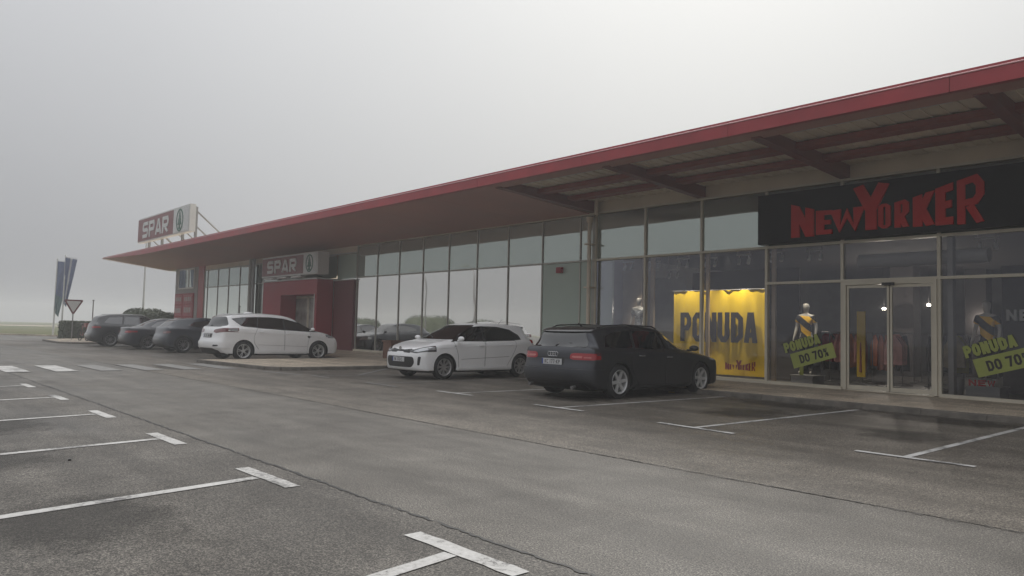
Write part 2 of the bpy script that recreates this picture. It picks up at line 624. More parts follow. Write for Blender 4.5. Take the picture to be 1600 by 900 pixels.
def glyphs(t, w):
    """centre lines in a cell of width w and height 1, stroke t"""
    h = t / 2
    L, Rr, T, B = h, w - h, 1 - h, h
    q = min(0.16, w * 0.3)
    m = 0.5
    g = {}
    g['O'] = [(('loop',), [(L, B + q), (L, T - q), (L + q * .7, T), (Rr - q * .7, T), (Rr, T - q), (Rr, B + q), (Rr - q * .7, B), (L + q * .7, B)])]
    g['0'] = g['O']
    g['D'] = [(('loop',), [(L, B), (L, T), (Rr - q, T), (Rr, T - q), (Rr, B + q), (Rr - q, B)])]
    g['P'] = [((), [(L, 0), (L, T), (Rr - q * .6, T), (Rr, T - q), (Rr, m + q * .6), (Rr - q * .6, m - .04), (2 * L, m - .04)])]
    g['R'] = g['P'] + [((), [(L + (Rr - L) * .45, m - .04 - h), (Rr, 0)])]
    g['N'] = [((), [(L, 0), (L, 1)]), ((), [(Rr, 0), (Rr, 1)]), ((), [(L, 1 - h * .4), (Rr, h * .4)])]
    g['U'] = [((), [(L, 1), (L, B + q), (L + q * .7, B), (Rr - q * .7, B), (Rr, B + q), (Rr, 1)])]
    g['A'] = [((), [(L * .8, 0), (w / 2 - h * .25, 1)]), ((), [(w - L * .8, 0), (w / 2 + h * .25, 1)]), ((), [(w * .3, .26), (w * .7, .26)])]
    g['E'] = [((), [(L, 0), (L, 1)]), ((), [(2 * L, T), (w, T)]), ((), [(2 * L, m), (w * .92, m)]), ((), [(2 * L, B), (w, B)])]
    g['W'] = [((), [(L * .7, 1), (w * .27, h * .3), (w * .5, .8), (w * .73, h * .3), (w - L * .7, 1)])]
    g['Y'] = [((), [(w / 2, 0), (w / 2, .45)]), ((), [(L * .6, 1), (w / 2, .42)]), ((), [(w - L * .6, 1), (w / 2, .42)])]
    g['K'] = [((), [(L, 0), (L, 1)]), ((), [(w - L * .7, 1), (2 * L * .9, .52), (w - L * .7, 0)])]
    g['S'] = [((), [(w * .97, T), (L + q * .7, T), (L, T - q * .8), (L, m + q * .5), (L + q * .7, m), (Rr - q * .7, m), (Rr, m - q * .5), (Rr, B + q * .8), (Rr - q * .7, B), (w * .03, B)])]
    g['C'] = [((), [(w, T), (L + q * .7, T), (L, T - q), (L, B + q), (L + q * .7, B), (w, B)])]
    g['7'] = [((), [(0, T), (Rr, T), (w * .42, 0)])]
    g['1'] = [((), [(w * .55, 0), (w * .55, 1)])]
    g['2'] = [((), [(0, T), (Rr - q * .5, T), (Rr, T - q), (Rr, m + .05), (L, B + .1), (L, B), (w, B)])]
    g['T'] = [((), [(0, T), (w, T)]), ((), [(w / 2, 0), (w / 2, T - h)])]
    g['-'] = [((), [(w * .2, m), (w * .8, m)])]
    g['%'] = [(('loop',), [(L, .60), (L, .92), (w * .40, .92), (w * .40, .60)]), (('loop',), [(w * .62, .08), (w * .62, .40), (Rr, .40), (Rr, .08)]), ((), [(w * .22, 0), (w * .80, 1)])]
    return g


def text_mb(txt, h, lw, t, gap, place, depth, warp=None, widths=None, mi=0, mb=None):
    """place(u, v, d) -> 3D point; u along, v up (metres), d out of the surface"""
    mb = mb or MB()
    u0 = 0
    for i, ch in enumerate(txt):
        w = (widths[i] if widths else lw)
        if ch == ' ':
            u0 += w * .55
            continue
        if ch in '1-':
            w *= .55
        g = glyphs(t / h, w / h).get(ch)
        for k, (flag, pl) in enumerate(g or []):
            pl = [Vector((p[0] * h, p[1] * h)) for p in pl]
            loop = 'loop' in flag
            n = len(pl)
            left, right = [], []
            th = t * (.55 if ch == '%' else 1)
            for j in range(n):
                a = pl[j - 1] if (j > 0 or loop) else None
                b = pl[(j + 1) % n] if (j < n - 1 or loop) else None
                d1 = (pl[j] - a).normalized() if a is not None else (b - pl[j]).normalized()
                d2 = (b - pl[j]).normalized() if b is not None else d1
                n1, n2 = Vector((-d1.y, d1.x)), Vector((-d2.y, d2.x))
                mm = (n1 + n2)
                mm = mm.normalized() if mm.length > 1e-6 else n1
                k2 = min(1.8, 1 / max(.3, mm.dot(n1)))
                left.append(pl[j] + mm * th / 2 * k2)
                right.append(pl[j] - mm * th / 2 * k2)

            def PP(q, d):
                u, v = q.x + u0, min(max(q.y, 0), h)
                if warp:
                    u, v = warp(u, v, i)
                return place(u, v, d)
            dz = depth * (1 + 0.04 * k)
            v = [PP(q, 0) for q in left] + [PP(q, 0) for q in right] + [PP(q, dz) for q in left] + [PP(q, dz) for q in right]
            f = []
            for j in range(n if loop else n - 1):
                j2 = (j + 1) % n
                f += [(2 * n + j, 3 * n + j, 3 * n + j2, 2 * n + j2), (j, 2 * n + j, 2 * n + j2, j2), (n + j, n + j2, 3 * n + j2, 3 * n + j)]
            if not loop:
                f += [(0, n, 3 * n, 2 * n), (n - 1, 3 * n - 1, 4 * n - 1, 2 * n - 1)][:1]
                f += [(n - 1, 3 * n - 1, 4 * n - 1, 2 * n - 1)]
            mb.add(v, f, mi)
        u0 += w + gap
    mb.width = u0 - gap
    return mb


def bx(*a, **k):
    return MB().box(*a, **k)


# ================================================================== GROUND
g = MB().add([(-390, -150, -.06), (60, -150, -.06), (60, 290, -.06), (-390, 290, -.06)], [(0, 1, 2, 3)])
struct('ground', g, MT['field'])
LOT = [(45, -90), (45, 18), (-60, 18), (-64.6, 12.1), (-69.7, 9.2), (-92, -3.5), (-150, -90)]
struct('parking_lot', MB().add([(x, y, 0) for x, y in LOT[::1]], [tuple(range(7))]), MT['asphalt'])


def strip_edge(x0, x1, y, amp, step, z, seed):
    n = int((x1 - x0) / step)
    return [(x0 + (x1 - x0) * i / n, y + amp * noise.noise(Vector((i * .23 + seed, seed, 0))) + amp * .6 * noise.noise(Vector((i * 1.1, seed, 3))), z) for i in range(n + 1)]


def sheet(name, lo, hi, mat):
    n = len(lo)
    return struct(name, MB().add(lo + hi, [(i, i + 1, n + i + 1, n + i) for i in range(n - 1)]), mat)


e1 = strip_edge(-27, 20, 2.97, .03, .25, .004, 1.5)
sheet('stall_asphalt', [(p[0], -9, .004) for p in e1], e1, MT['asphalt_stall'])
e2 = strip_edge(-52, 20, 5.95, .04, .4, .004, 7.5)
sheet('bay_asphalt', e2, [(p[0], 13.95, .004) for p in e2], MT['asphalt_bay'])
struct('far_road', MB().add([(-190, -140, -.05), (-168, -140, -.05), (-168, 280, -.05), (-190, 280, -.05)], [(0, 1, 2, 3)]), MT['paving'])


def crack(name, y, x0, x1, w, z, seed, dens=1.0):
    mb = MB()
    r2 = random.Random(seed)
    x = x0
    pts = []
    while x < x1:
        pts.append((x, y + .03 * noise.noise(Vector((x * .9 + seed, 1, 0))) + .014 * r2.uniform(-1, 1), w * r2.uniform(.35, 1.25)))
        x += r2.uniform(.035, .075) if x > -14 else .2
    for a, b in zip(pts, pts[1:]):
        if r2.random() > dens:
            continue
        mb.add([(a[0], a[1] - a[2] / 2, z), (b[0], b[1] - b[2] / 2, z), (b[0], b[1] + b[2] / 2, z), (a[0], a[1] + a[2] / 2, z)], [(0, 1, 2, 3)])
    return struct(name, mb, MT['tar'])


crack('asphalt_seam', 2.97, -26, 8, .030, .008, 3)
crack('asphalt_seam', 5.93, -26, 10, .014, .008, 5, .72)


# markings
def mark(x0, y0, x1, y1, w, mat='paint', z=.009, name='parking_line'):
    a, b = Vector((x0, y0)), Vector((x1, y1))
    d = (b - a).normalized()
    n = Vector((-d.y, d.x)) * w / 2
    k = max(1, int((b - a).length / .12))
    lo, hi = [], []
    for i in range(k + 1):
        p = a.lerp(b, i / k)
        j1, j2 = (rnd.uniform(-.006, .006) for _ in range(2))
        lo.append((p.x - n.x + j1 * n.x * 3, p.y - n.y + j1, z))
        hi.append((p.x + n.x + j2 * n.x * 3, p.y + n.y + j2, z))
    mb = MB().add(lo + hi, [(i, i + 1, k + 2 + i, k + 1 + i) for i in range(k)])
    return struct(name, mb, MT[mat])


xs = [-1.23, -3.88, -6.52, -9.10, -11.79, -14.53, -17.22, -19.9, -22.6]
for i, x in enumerate(xs):
    if x > -17.5:
        mark(x + .02, 2.69, x + 1.0 if x > -16 else x + .95, 2.70, .125)
        mark(x + .50, 2.62, x + .50 + .155 * 7.4, 2.62 - 7.4 * .96, .105, z=.0095)
for (xa, ya, xb, yb), (xc, yc, xd, yd), m in (
        ((-3.70, 8.60, -2.50, 8.60), (-3.18, 8.66, -3.19, 13.5), 'paint'),
        ((-6.56, 8.76, -5.28, 8.66), (-5.94, 8.72, -5.80, 13.6), 'paint'),
        ((-9.33, 8.95, -8.16, 8.92), (-8.75, 9.0, -8.60, 13.75), 'paint'),
        ((-12.33, 9.08, -11.18, 9.08), (-11.75, 9.14, -11.60, 13.75), 'paint'),
        ((-14.97, 9.0, -13.55, 8.92), (-14.60, 9.1, -14.50, 13.75), 'paint_worn'),
        ((-17.6, 9.0, -16.6, 8.95), (-17.25, 9.1, -17.15, 13.75), 'paint_worn'),
        ((-.95, 8.55, .3, 8.55), (-.40, 8.6, -.42, 13.5), 'paint'),
        ((-30.1, 8.8, -28.9, 8.8), (-29.5, 8.9, -29.5, 13.7), 'paint_worn'),
        ((-32.6, 8.8, -31.5, 8.8), (-32.1, 8.9, -32.1, 13.7), 'paint_worn'),
        ((-37.1, 8.8, -36.0, 8.8), (-36.6, 8.9, -36.6, 13.7), 'paint_worn')):
    mark(xa, ya, xb, yb, .10, m, .0125)
    mark(xc, yc, xd, yd, .085, m, .009)
for k, y in enumerate((2.95, 3.96, 4.95, 5.97, 6.98, 7.98)):
    mark(-23.75 - .02 * k, y + .24, -20.95, y + .24, .5, 'paint' if k < 2 else 'paint_worn', .0125, 'zebra_stripe')
mark(-19.5, 8.55, -17.9, 8.85, .16, 'paint_worn', .0125)
mark(-20.0, 12.9, -17.3, 10.2, .12, 'paint_worn', .0125)


def stain_mat():
    m = bpy.data.materials.new('damp_stain')
    m.use_nodes = True
    nt = m.node_tree
    b = nt.nodes['Principled BSDF']
    b.inputs['Base Color'].default_value = (0.035, 0.030, 0.025, 1)
    b.inputs['Roughness'].default_value = 0.6
    tcn = nt.nodes.new('ShaderNodeTexCoord')
    ln = nt.nodes.new('ShaderNodeVectorMath')
    ln.operation = 'LENGTH'
    mp = nt.nodes.new('ShaderNodeMapping')
    mp.inputs['Location'].default_value = (-1, -1, 0)
    mp.inputs['Scale'].default_value = (2, 2, 0)
    nt.links.new(tcn.outputs['Generated'], mp.inputs[0])
    nt.links.new(mp.outputs[0], ln.inputs[0])
    n = noise_tex(nt, 1.7, 6, 0.7)
    ad = nt.nodes.new('ShaderNodeMath')
    ad.operation = 'MULTIPLY_ADD'
    nt.links.new(n, ad.inputs[0])
    ad.inputs[1].default_value = -1.9
    nt.links.new(ln.outputs['Value'], ad.inputs[2])
    f = maprange(nt, ad.outputs[0], -0.45, 0.02, 0.48, 0.0)
    tr = nt.nodes.new('ShaderNodeBsdfTransparent')
    mx_ = nt.nodes.new('ShaderNodeMixShader')
    nt.links.new(f, mx_.inputs[0])
    nt.links.new(tr.outputs[0], mx_.inputs[1])
    nt.links.new(b.outputs[0], mx_.inputs[2])
    nt.links.new(mx_.outputs[0], nt.nodes['Material Output'].inputs['Surface'])
    return m


MT['stain'] = stain_mat()
for x, y, w_, h_ in ((-7.0, 13.2, 3.4, 1.2), (-4.4, 13.1, 3.0, 1.3), (-1.8, 13.2, 3.2, 1.0), (-12.6, 12.9, 3.2, 1.6), (-6.6, 11.2, 1.5, 2.2), (-3.9, 10.6, 1.3, 1.6),
                     (-9.8, 10.4, 1.6, 1.2), (-15.9, 13.0, 2.6, 1.4), (-18.2, 12.8, 2.2, 1.6), (-22.0, 6.9, 3.4, .7), (-5.4, 1.2, 1.6, 1.3), (-8.0, .9, 1.4, 1.6), (-2.6, .7, 1.6, 1.5), (-10.6, 1.4, 1.8, 1.3)):
    o = struct('damp_stain', MB().add([(-w_ / 2, -h_ / 2, 0), (w_ / 2, -h_ / 2, 0), (w_ / 2, h_ / 2, 0), (-w_ / 2, h_ / 2, 0)], [(0, 1, 2, 3)]), MT['stain'])
    o.location = (x, y, .0066)


# pavement
def base_z(x):
    return min(.30, .13 + .0048 * (-4 - x))


pv = MB()
nx = 60
yy = (13.93, 15.3, 17.0)
v = []
for i in range(nx + 1):
    x = -58 + 72 * i / nx
    for y in yy:
        t = (y - 13.93) / (16.8 - 13.93)
        v.append((x, y, .10 + (base_z(x) - .012 - .10) * min(1, t)))
f = []
for i in range(nx):
    for j in range(2):
        a = i * 3 + j
        f.append((a, a + 3, a + 4, a + 1))
pv.add(v, f)
pv.add([(-24.72, 8.66, .10), (-20.25, 8.98, .10), (-19.85, 9.25, .10), (-19.7, 9.7, .10), (-19.75, 13.94, .1005), (-24.9, 13.94, .1005)], [tuple(range(6))])
pv.add([(-50.9, 8.9, .10), (-46.0, 8.75, .10), (-45.1, 9.3, .10), (-45.0, 13.94, .1005), (-56, 13.94, .1005), (-53.5, 10.4, .10)], [tuple(range(6))])
pavement = struct('pavement', pv, MT['paving'])

kerb_mesh = {}


def kerb_run(pts):
    for a, b in zip(pts, pts[1:]):
        a, b = Vector(a), Vector(b)
        L = (b - a).length
        n = max(1, round(L / 1.0))
        l = L / n
        key = round(l, 2)
        if key not in kerb_mesh:
            w = .10
            prof = [(-.05, -.05), (-.05, .09), (-.035, .104), (w - .05, .104), (w - .05, -.05)]
            kerb_mesh[key] = MB().prism(prof, 0, .004, l - .004).mesh('kerb_stone', MT['kerb'])
        ang = math.atan2((b - a).y, (b - a).x)
        for i in range(n):
            p = a + (b - a) * (i / n)
            o = link('kerb_stone', kerb_mesh[key], pavement, (p.x, p.y, rnd.uniform(-.003, .002)), (0, 0, ang))


kerb_run([(-19.7, 13.88), (12, 13.88)])
kerb_run([(-24.95, 13.88), (-24.72, 8.63), (-20.25, 8.94), (-19.82, 9.2), (-19.65, 9.7), (-19.7, 13.85)])
kerb_run([(-45, 13.88), (-25, 13.88)])
kerb_run([(-53.6, 10.3), (-50.9, 8.85), (-46.0, 8.7), (-45.05, 9.25), (-44.95, 13.85)])
fk = MB()
for a, b in zip([(-92, -3.5), (-69.7, 9.2), (-64.6, 12.1), (-60, 18)], [(-69.7, 9.2), (-64.6, 12.1), (-60, 18), (-60, 30)]):
    a, b = Vector(a), Vector(b)
    fk.box(0, (b - a).length, -.15, .15, -.05, .12, mat=Matrix.Translation((a.x, a.y, 0)) @ Matrix.Rotation(math.atan2((b - a).y, (b - a).x), 4, 'Z'))
struct('field_kerb', fk, MT['paving'])

# ================================================================== BUILDING
FY = 16.8
bld = thing('shopping_building', 'long single-storey retail building with glass front and red overhanging canopy', 'building', (-25, FY, 0))
RIGHT = 9.0


def P(name, mb, mat, parent=None, smooth=False, **k):
    return part(name, mb, mat, parent or bld, smooth, **k)


P('wall', bx(-52.9, -48.62, FY - .06, FY + .2, .0, 5.0), MT['wall'])
P('wall', bx(-52.9, -52.7, FY + .2, 45, 0, 5.0), MT['wall'])
P('wall', bx(-52.7, RIGHT, 44.8, 45, 0, 5.0), MT['wall'])
P('wall', bx(RIGHT, RIGHT + .2, FY, 45, 0, 5.0), MT['wall'])
P('floor', bx(-52.7, RIGHT, FY + .08, 44.8, -.02, .125), MT['inner_floor'])
P('roof', bx(-52.9, RIGHT + .2, FY + .35, 45, 5.25, 5.36), MT['deck'])
P('party_wall', bx(-15.2, -15.0, FY + .3, 30, .125, 5.2), MT['inner_wall'])
P('shop_back_wall', bx(-15.0, RIGHT, 30, 30.2, .125, 5.2), MT['inner_wall'])
P('shop_ceiling', bx(-15.0, RIGHT, FY + .15, 30, 3.62, 3.7), MT['inner_dark'])
P('fascia_wall', bx(-15.06, RIGHT, FY + .02, FY + .3, 4.90, 5.30), MT['beige'])
P('fascia_wall', bx(-48.6, -15.06, FY + .02, FY + .3, 4.86, 5.30), MT['beige'])

TZ, RZ = 3.45, 4.84


def pane(x0, x1, z0, z1, mat, y=FY, th=.012, par=None, tilt=True):
    cx, cz = (x0 + x1) / 2, (z0 + z1) / 2
    mb = bx(x0 - cx, x1 - cx, 0, th, z0 - cz, z1 - cz)
    me = mb.mesh('pane', mat)
    o = link('pane', me, par or bld, Vector((cx, y, cz)) - top_of(par or bld))
    if tilt:
        o.rotation_euler = (R(rnd.uniform(-.12, .12)), 0, R(rnd.uniform(-.16, .16)))
    return o


# mirror-fronted stretch
mx = [-28.94 + 1.670 * k for k in range(9)] + [-15.06]
for a, b in zip(mx, mx[1:]):
    pane(a + .03, b - .03, TZ + .03, RZ - .02, MT['spandrel'])
    pane(a + .03, b - .03, base_z(a) + .05, TZ - .03, MT['mirror'] if b < -17.0 else MT['green'], tilt=b < -17.0)
# shop stretch
sx = [-14.93, -13.08, -11.22, -9.36, -7.50, -5.50, -3.65, -1.8, .05, 1.9, 3.75, 5.6, 7.4]
for i, (a, b) in enumerate(zip(sx, sx[1:])):
    pane(a + .035, b - .035, TZ + .03, RZ - .02, MT['spandrel'])
    z0 = base_z(a) + .06
    if a < -9.4:
        pane(a + .035, b - .035, z0, TZ - .03, MT['glass'])
    elif i == 4:
        pane(a + .035, b - .035, 2.60, TZ - .03, MT['glass'])
    else:
        pane(a + .035, b - .035, 2.60, TZ - .03, MT['glass'])
        pane(a + .035, b - .035, z0, 2.54, MT['glass'])
# far left stretch
lx = [-47.55, -46.2 - .85, -45.33, -43.65, -42.0, -40.35, -38.75, -37.0]
for a, b in zip(lx, lx[1:]):
    pane(a + .03, b - .03, TZ + .08, RZ - .3, MT['spandrel_far'])
    pane(a + .03, b - .03, base_z(a) + .05, TZ + .02, MT['mirror_far'])
P('rail', bx(-47.55, -29.0, FY - .03, FY + .05, RZ - .3, RZ - .24), MT['alu_grey'])
P('fascia_wall', bx(-47.55, -29.0, FY, FY + .05, RZ - .24, RZ + .1), MT['beige'])
for a, b in ((-36.6, -30.84),):
    pane(a, b, 3.5, RZ - .32, MT['green'], tilt=False)
pane(-30.7, -29.05, 3.42, RZ - .32, MT['green'], tilt=False)
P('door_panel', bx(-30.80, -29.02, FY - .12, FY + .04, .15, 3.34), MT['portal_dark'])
P('ledge', bx(-30.84, -28.98, FY - .16, FY + .02, 3.345, 3.385), MT['sign_white'])
P('red_strip', bx(-48.60, -47.60, FY - .05, FY + .1, .1, 4.9), MT['red'])

for x in mx[:-1]:
    P('mullion', bx(x - .022, x + .022, FY - .030, FY + .06, base_z(x), RZ), MT['alu_grey'])
for x in lx:
    P('mullion', bx(x - .022, x + .022, FY - .03, FY + .06, base_z(x), RZ - .3), MT['alu_grey'])
for x in sx:
    P('mullion', bx(x - .032, x + .032, FY - .05, FY + .06, base_z(x), RZ), MT['alu'])
P('rail', bx(-28.97, -15.0, FY - .06, FY + .055, RZ, RZ + .055), MT['alu'])
P('rail', bx(-15.0, 7.4, FY - .075, FY + .055, RZ, RZ + .055), MT['alu'])
P('transom', bx(-28.97, -15.0, FY - .045, FY + .05, TZ - .025, TZ + .025), MT['alu_grey'])
P('transom', bx(-15.0, 7.4, FY - .075, FY + .053, TZ - .03, TZ + .03), MT['alu'])
P('transom', bx(-47.55, -36.7, FY - .05, FY + .05, TZ + .025, TZ + .075), MT['alu_grey'])
P('transom', bx(-9.36, 7.4, FY - .078, FY + .056, 2.54, 2.60), MT['alu'])
for x0, x1 in ((-28.97, -22.2), (-22.2, -15.0), (-14.96, -7.50), (-5.50, .05), (.05, 7.4)):
    za, zb = base_z(x0), base_z(x1)
    mb = MB().prism([(x0, za - .08), (x1, zb - .08), (x1, zb + .055), (x0, za + .055)], 1, FY - .085, FY + .06)
    P('sill_rail', mb, MT['alu'])
mb = MB().prism([(-47.55, .1), (-36.6, .1), (-36.6, .35), (-47.55, .35)], 1, FY - .07, FY + .05)
P('sill_rail', mb, MT['alu_grey'])

P('corner_post', bx(-15.095, -14.965, FY - .02, FY + .29, .1, RZ - .004), MT['alu_grey'])
# downpipes
for x, r, m in ((-15.03, .062, 'beige'), (-40.05, .10, 'alu_grey'), (-39.62, .09, 'steel')):
    mb = MB().tube([(x, FY - .22, .1), (x, FY - .22, 4.55), (x + .02, FY - .20, 4.62), (x + .20, FY - .17, 4.78), (x + .20, FY - .16, 5.25)] if m == 'beige' else [(x, FY - .22, .1), (x, FY - .22, 4.85)], r, 12)
    if m == 'beige':
        mb.lathe([(4.55, .062), (4.62, .10), (4.74, .11), (4.74, .02)], 12, axis='z', cen=(x, FY - .22, 0))
        for z in (1.0, 2.6, 3.9):
            mb.box(x - .11, x + .11, FY - .33, FY - .05, z, z + .04)
    P('downpipe', mb, MT[m], smooth=True)

# sliding door
dr = thing('x', '', '')
bpy.data.objects.remove(dr)
door = P('sliding_door', MB().box(-7.465, -5.535, FY - .09, FY + .05, 2.47, 2.538).box(-7.465, -7.40, FY - .09, FY + .05, .14, 2.47).box(-5.60, -5.535, FY - .09, FY + .05, .14, 2.47).box(-7.40, -5.60, FY - .06, FY + .05, .10, .15), MT['alu'])
for a, b in ((-7.39, -6.485), (-6.465, -5.61)):
    lf = MB()
    y0, y1 = FY - .05, FY - .01
    lf.box(a, a + .045, y0, y1, .16, 2.46).box(b - .045, b, y0, y1, .16, 2.46).box(a + .045, b - .045, y0, y1, 2.40, 2.46).box(a + .045, b - .045, y0, y1, .16, .25)
    P('door_leaf', lf, MT['alu'], door)
    pane(a + .045, b - .045, .25, 2.40, MT['glass'], y=FY - .035, par=door, tilt=False)
P('door_sensor', bx(-6.6, -6.35, FY - .15, FY - .095, 2.44, 2.50), MT['dark'], door)

# fire alarm box on the green panel
P('alarm_box', MB().box(-16.52, -16.30, FY - .12, FY - .013, 3.12, 3.30).box(-16.50, -16.32, FY - .14, FY - .121, 3.17, 3.28), MT['portal'])

# tower: window, posters
win = P('window', MB().box(-52.25, -49.25, FY - .11, FY - .065, 4.76, 4.84).box(-52.25, -49.25, FY - .11, FY - .065, 3.50, 3.58).box(-52.25, -52.16, FY - .11, FY - .065, 3.58, 4.76).box(-50.35, -50.20, FY - .11, FY - .065, 3.58, 4.76).box(-49.34, -49.25, FY - .11, FY - .065, 3.58, 4.76), MT['sign_white'])
pane(-52.16, -50.35, 3.58, 4.76, MT['spandrel'], y=FY - .085, par=win, tilt=False)
pane(-50.20, -49.34, 3.58, 4.76, MT['spandrel'], y=FY - .085, par=win, tilt=False)
bd = P('poster_board', bx(-52.7, -49.15, FY - .12, FY - .065, .3, 3.20), MT['portal'])
MT['poster_red'] = simple('poster_red', (0.42, 0.15, 0.16), 0.6, vary=.25, scale=5)
MT['poster_pale'] = simple('poster_pale', (0.45, 0.42, 0.42), 0.6, vary=.15, scale=3)
for (x0, x1, z0, z1, c) in ((-52.6, -51.25, 2.52, 3.10, 'poster_red'), (-50.95, -49.3, 2.52, 3.10, 'poster_red'), (-52.6, -51.25, 1.72, 2.4, 'poster_red'), (-50.95, -49.3, 1.72, 2.46, 'poster_red'),
                            (-52.6, -52.05, .4, 1.6, 'poster_pale'), (-51.95, -51.25, .4, 1.6, 'poster_pale'), (-50.95, -50.35, .4, 1.6, 'poster_red'), (-50.2, -49.3, .4, 1.6, 'poster_pale')):
    ps = P('poster', bx(x0, x1, FY - .14, FY - .121, z0, z1), MT[c], bd)
    ln = MB()
    w = x1 - x0
    if z1 > 1.7:
        n = 4
        for k in range(n):
            a = x0 + w * (.12 + .2 * k)
            ln.box(a, a + w * .13, FY - .146, FY - .1405, z0 + (z1 - z0) * .3, z1 - (z1 - z0) * .25)
    else:
        for k in range(3):
            ln.box(x0 + w * .15, x1 - w * .15, FY - .146, FY - .1405, 1.32 - k * .2, 1.40 - k * .2)
        ln.lathe([(FY - .146, .12), (FY - .1405, .12), (FY - .1405, .17), (FY - .146, .17)], 14, cen=((x0 + x1) / 2, 0, .72), closed=True)
    P('poster_print', ln, MT['poster_pale' if c == 'poster_red' else 'portal'], bd) if False else part('poster_print', ln, MT['poster_pale' if c == 'poster_red' else 'portal'], ps)

# ------------------------------------------------------------------ canopy
CY = 12.6
can = P('canopy', bx(-54.2, RIGHT, CY + .35, FY + .3, 5.37, 5.44), MT['deck'])


def C(name, mb, mat, smooth=False, **k):
    return part(name, mb, MT[mat], can, smooth, **k)


fx = [RIGHT, 4.2, .1, -3.96, -7.86, -11.7, -15.54] + [-15.54 - 3.86 * k for k in range(1, 11)]
fx = [x for x in fx if x > -54.6] + [-54.7]


def ztop(x):
    return 5.43 if x > -46 else 5.43 - .0 * (x + 46)


def zbot(x):
    return 5.14 if x > -46.5 else 5.14 + (-46.5 - x) * .030


for a, b in zip(fx[1:], fx):
    for (z0a, z0b, z1, y, nm) in ((zbot(a), zbot(b), 5.385, CY, 'fascia_panel'), (5.387, 5.387, 5.455, CY + .035, 'fascia_cap')):
        mb = MB().prism([(a + .004, z0a), (b - .004, z0b), (b - .004, z1), (a + .004, z1)], 1, y, y + .12)
        C(nm, mb, 'red')
C('glint_trim', MB().tube([(-54.7, CY - .006, 5.389), (RIGHT, CY - .006, 5.389)], .013, 10), 'trim_glint', True)
# underside: closed panels west of X=-15.2, open bays east
yi = FY + .02


def zs(y):
    return 5.14 - (y - CY) / (FY - CY) * .27


xx = -54.6
while xx < -15.3:
    x1 = min(xx + 3.34, -15.2)
    d = (zbot(xx) - 5.14), (zbot(x1) - 5.14)
    mb = MB().add([(xx + .004, CY + .12, zs(CY + .12) + d[0]), (x1 - .004, CY + .12, zs(CY + .12) + d[1]), (x1 - .004, FY - .02, zs(FY)), (xx + .004, FY - .02, zs(FY)),
                   (xx + .004, CY + .12, zs(CY + .12) + d[0] + .03), (x1 - .004, CY + .12, zs(CY + .12) + d[1] + .03), (x1 - .004, FY - .02, zs(FY) + .03), (xx + .004, FY - .02, zs(FY) + .03)],
                  [(0, 3, 2, 1), (4, 5, 6, 7), (0, 1, 5, 4), (2, 3, 7, 6), (1, 2, 6, 5), (3, 0, 4, 7)])
    C('soffit_panel', mb, 'soffit')
    xx += 3.34
C('soffit_panel', MB().prism([(FY - .02, 4.87), (30, 4.87), (30, 4.92), (FY - .02, 4.92)], 0, -54.6, -52.9), 'deck')
C('end_fascia', MB().prism([(CY, 5.385), (30, 5.385), (30, 4.85), (FY - .02, 4.86), (CY, 5.385 - .03)], 0, -54.78, -54.70), 'deck')
C('edge_beam', MB().prism([(CY + .121, 5.14), (CY + .42, 5.10), (CY + .42, 5.30), (CY + .121, 5.36)], 0, -15.2, RIGHT), 'soffit')
C('gutter', MB().prism([(CY + .421, 5.13), (CY + .50, 5.125), (CY + .50, 5.30), (CY + .421, 5.30)], 0, -15.2, RIGHT), 'beam')
for x in (-15.12 + .09, -11.24, -7.44, -3.62, .2, 4.0, 7.8):
    mb = MB().prism([(CY + .30, 5.09), (FY + .015, 4.90), (FY + .015, 5.24), (CY + .30, 5.365)], 0, x - .10, x + .10)
    C('beam', mb, 'beam')
for y, w in ((14.45, .34), (15.65, .34)):
    z = 5.31 - (y - CY) * .028
    for a, b in zip((-15.03, -11.24, -7.44, -3.62, .2, 4.0), (-11.24, -7.44, -3.62, .2, 4.0, 7.8)):
        C('purlin', bx(a + .101, b - .101, y - w / 2, y + w / 2, z - .13, z - .01), 'purlin')
for a, b in zip((-15.03, -11.24, -7.44, -3.62, .2, 4.0), (-11.24, -7.44, -3.62, .2, 4.0, 7.8)):
    mb = MB()
    k_ = 0
    x_ = a + .101
    while x_ < b - .25:
        mb.prism([(13.0, 5.305 + .02 * (k_ % 2)), (16.79, 5.205 + .02 * (k_ % 2)), (16.79, 5.235 + .02 * (k_ % 2)), (13.0, 5.335 + .02 * (k_ % 2))], 0, x_, x_ + .15)
        x_ += .15
        k_ += 1
    C('deck_sheet', mb, 'deck')
    mb = MB().box(a + .55, b - .45, 13.16, 13.28, 5.185, 5.25).box(a + .6, b - .5, 13.19, 13.25, 5.155, 5.184)
    fxt = C('strip_light', mb, 'white')
mb = MB()

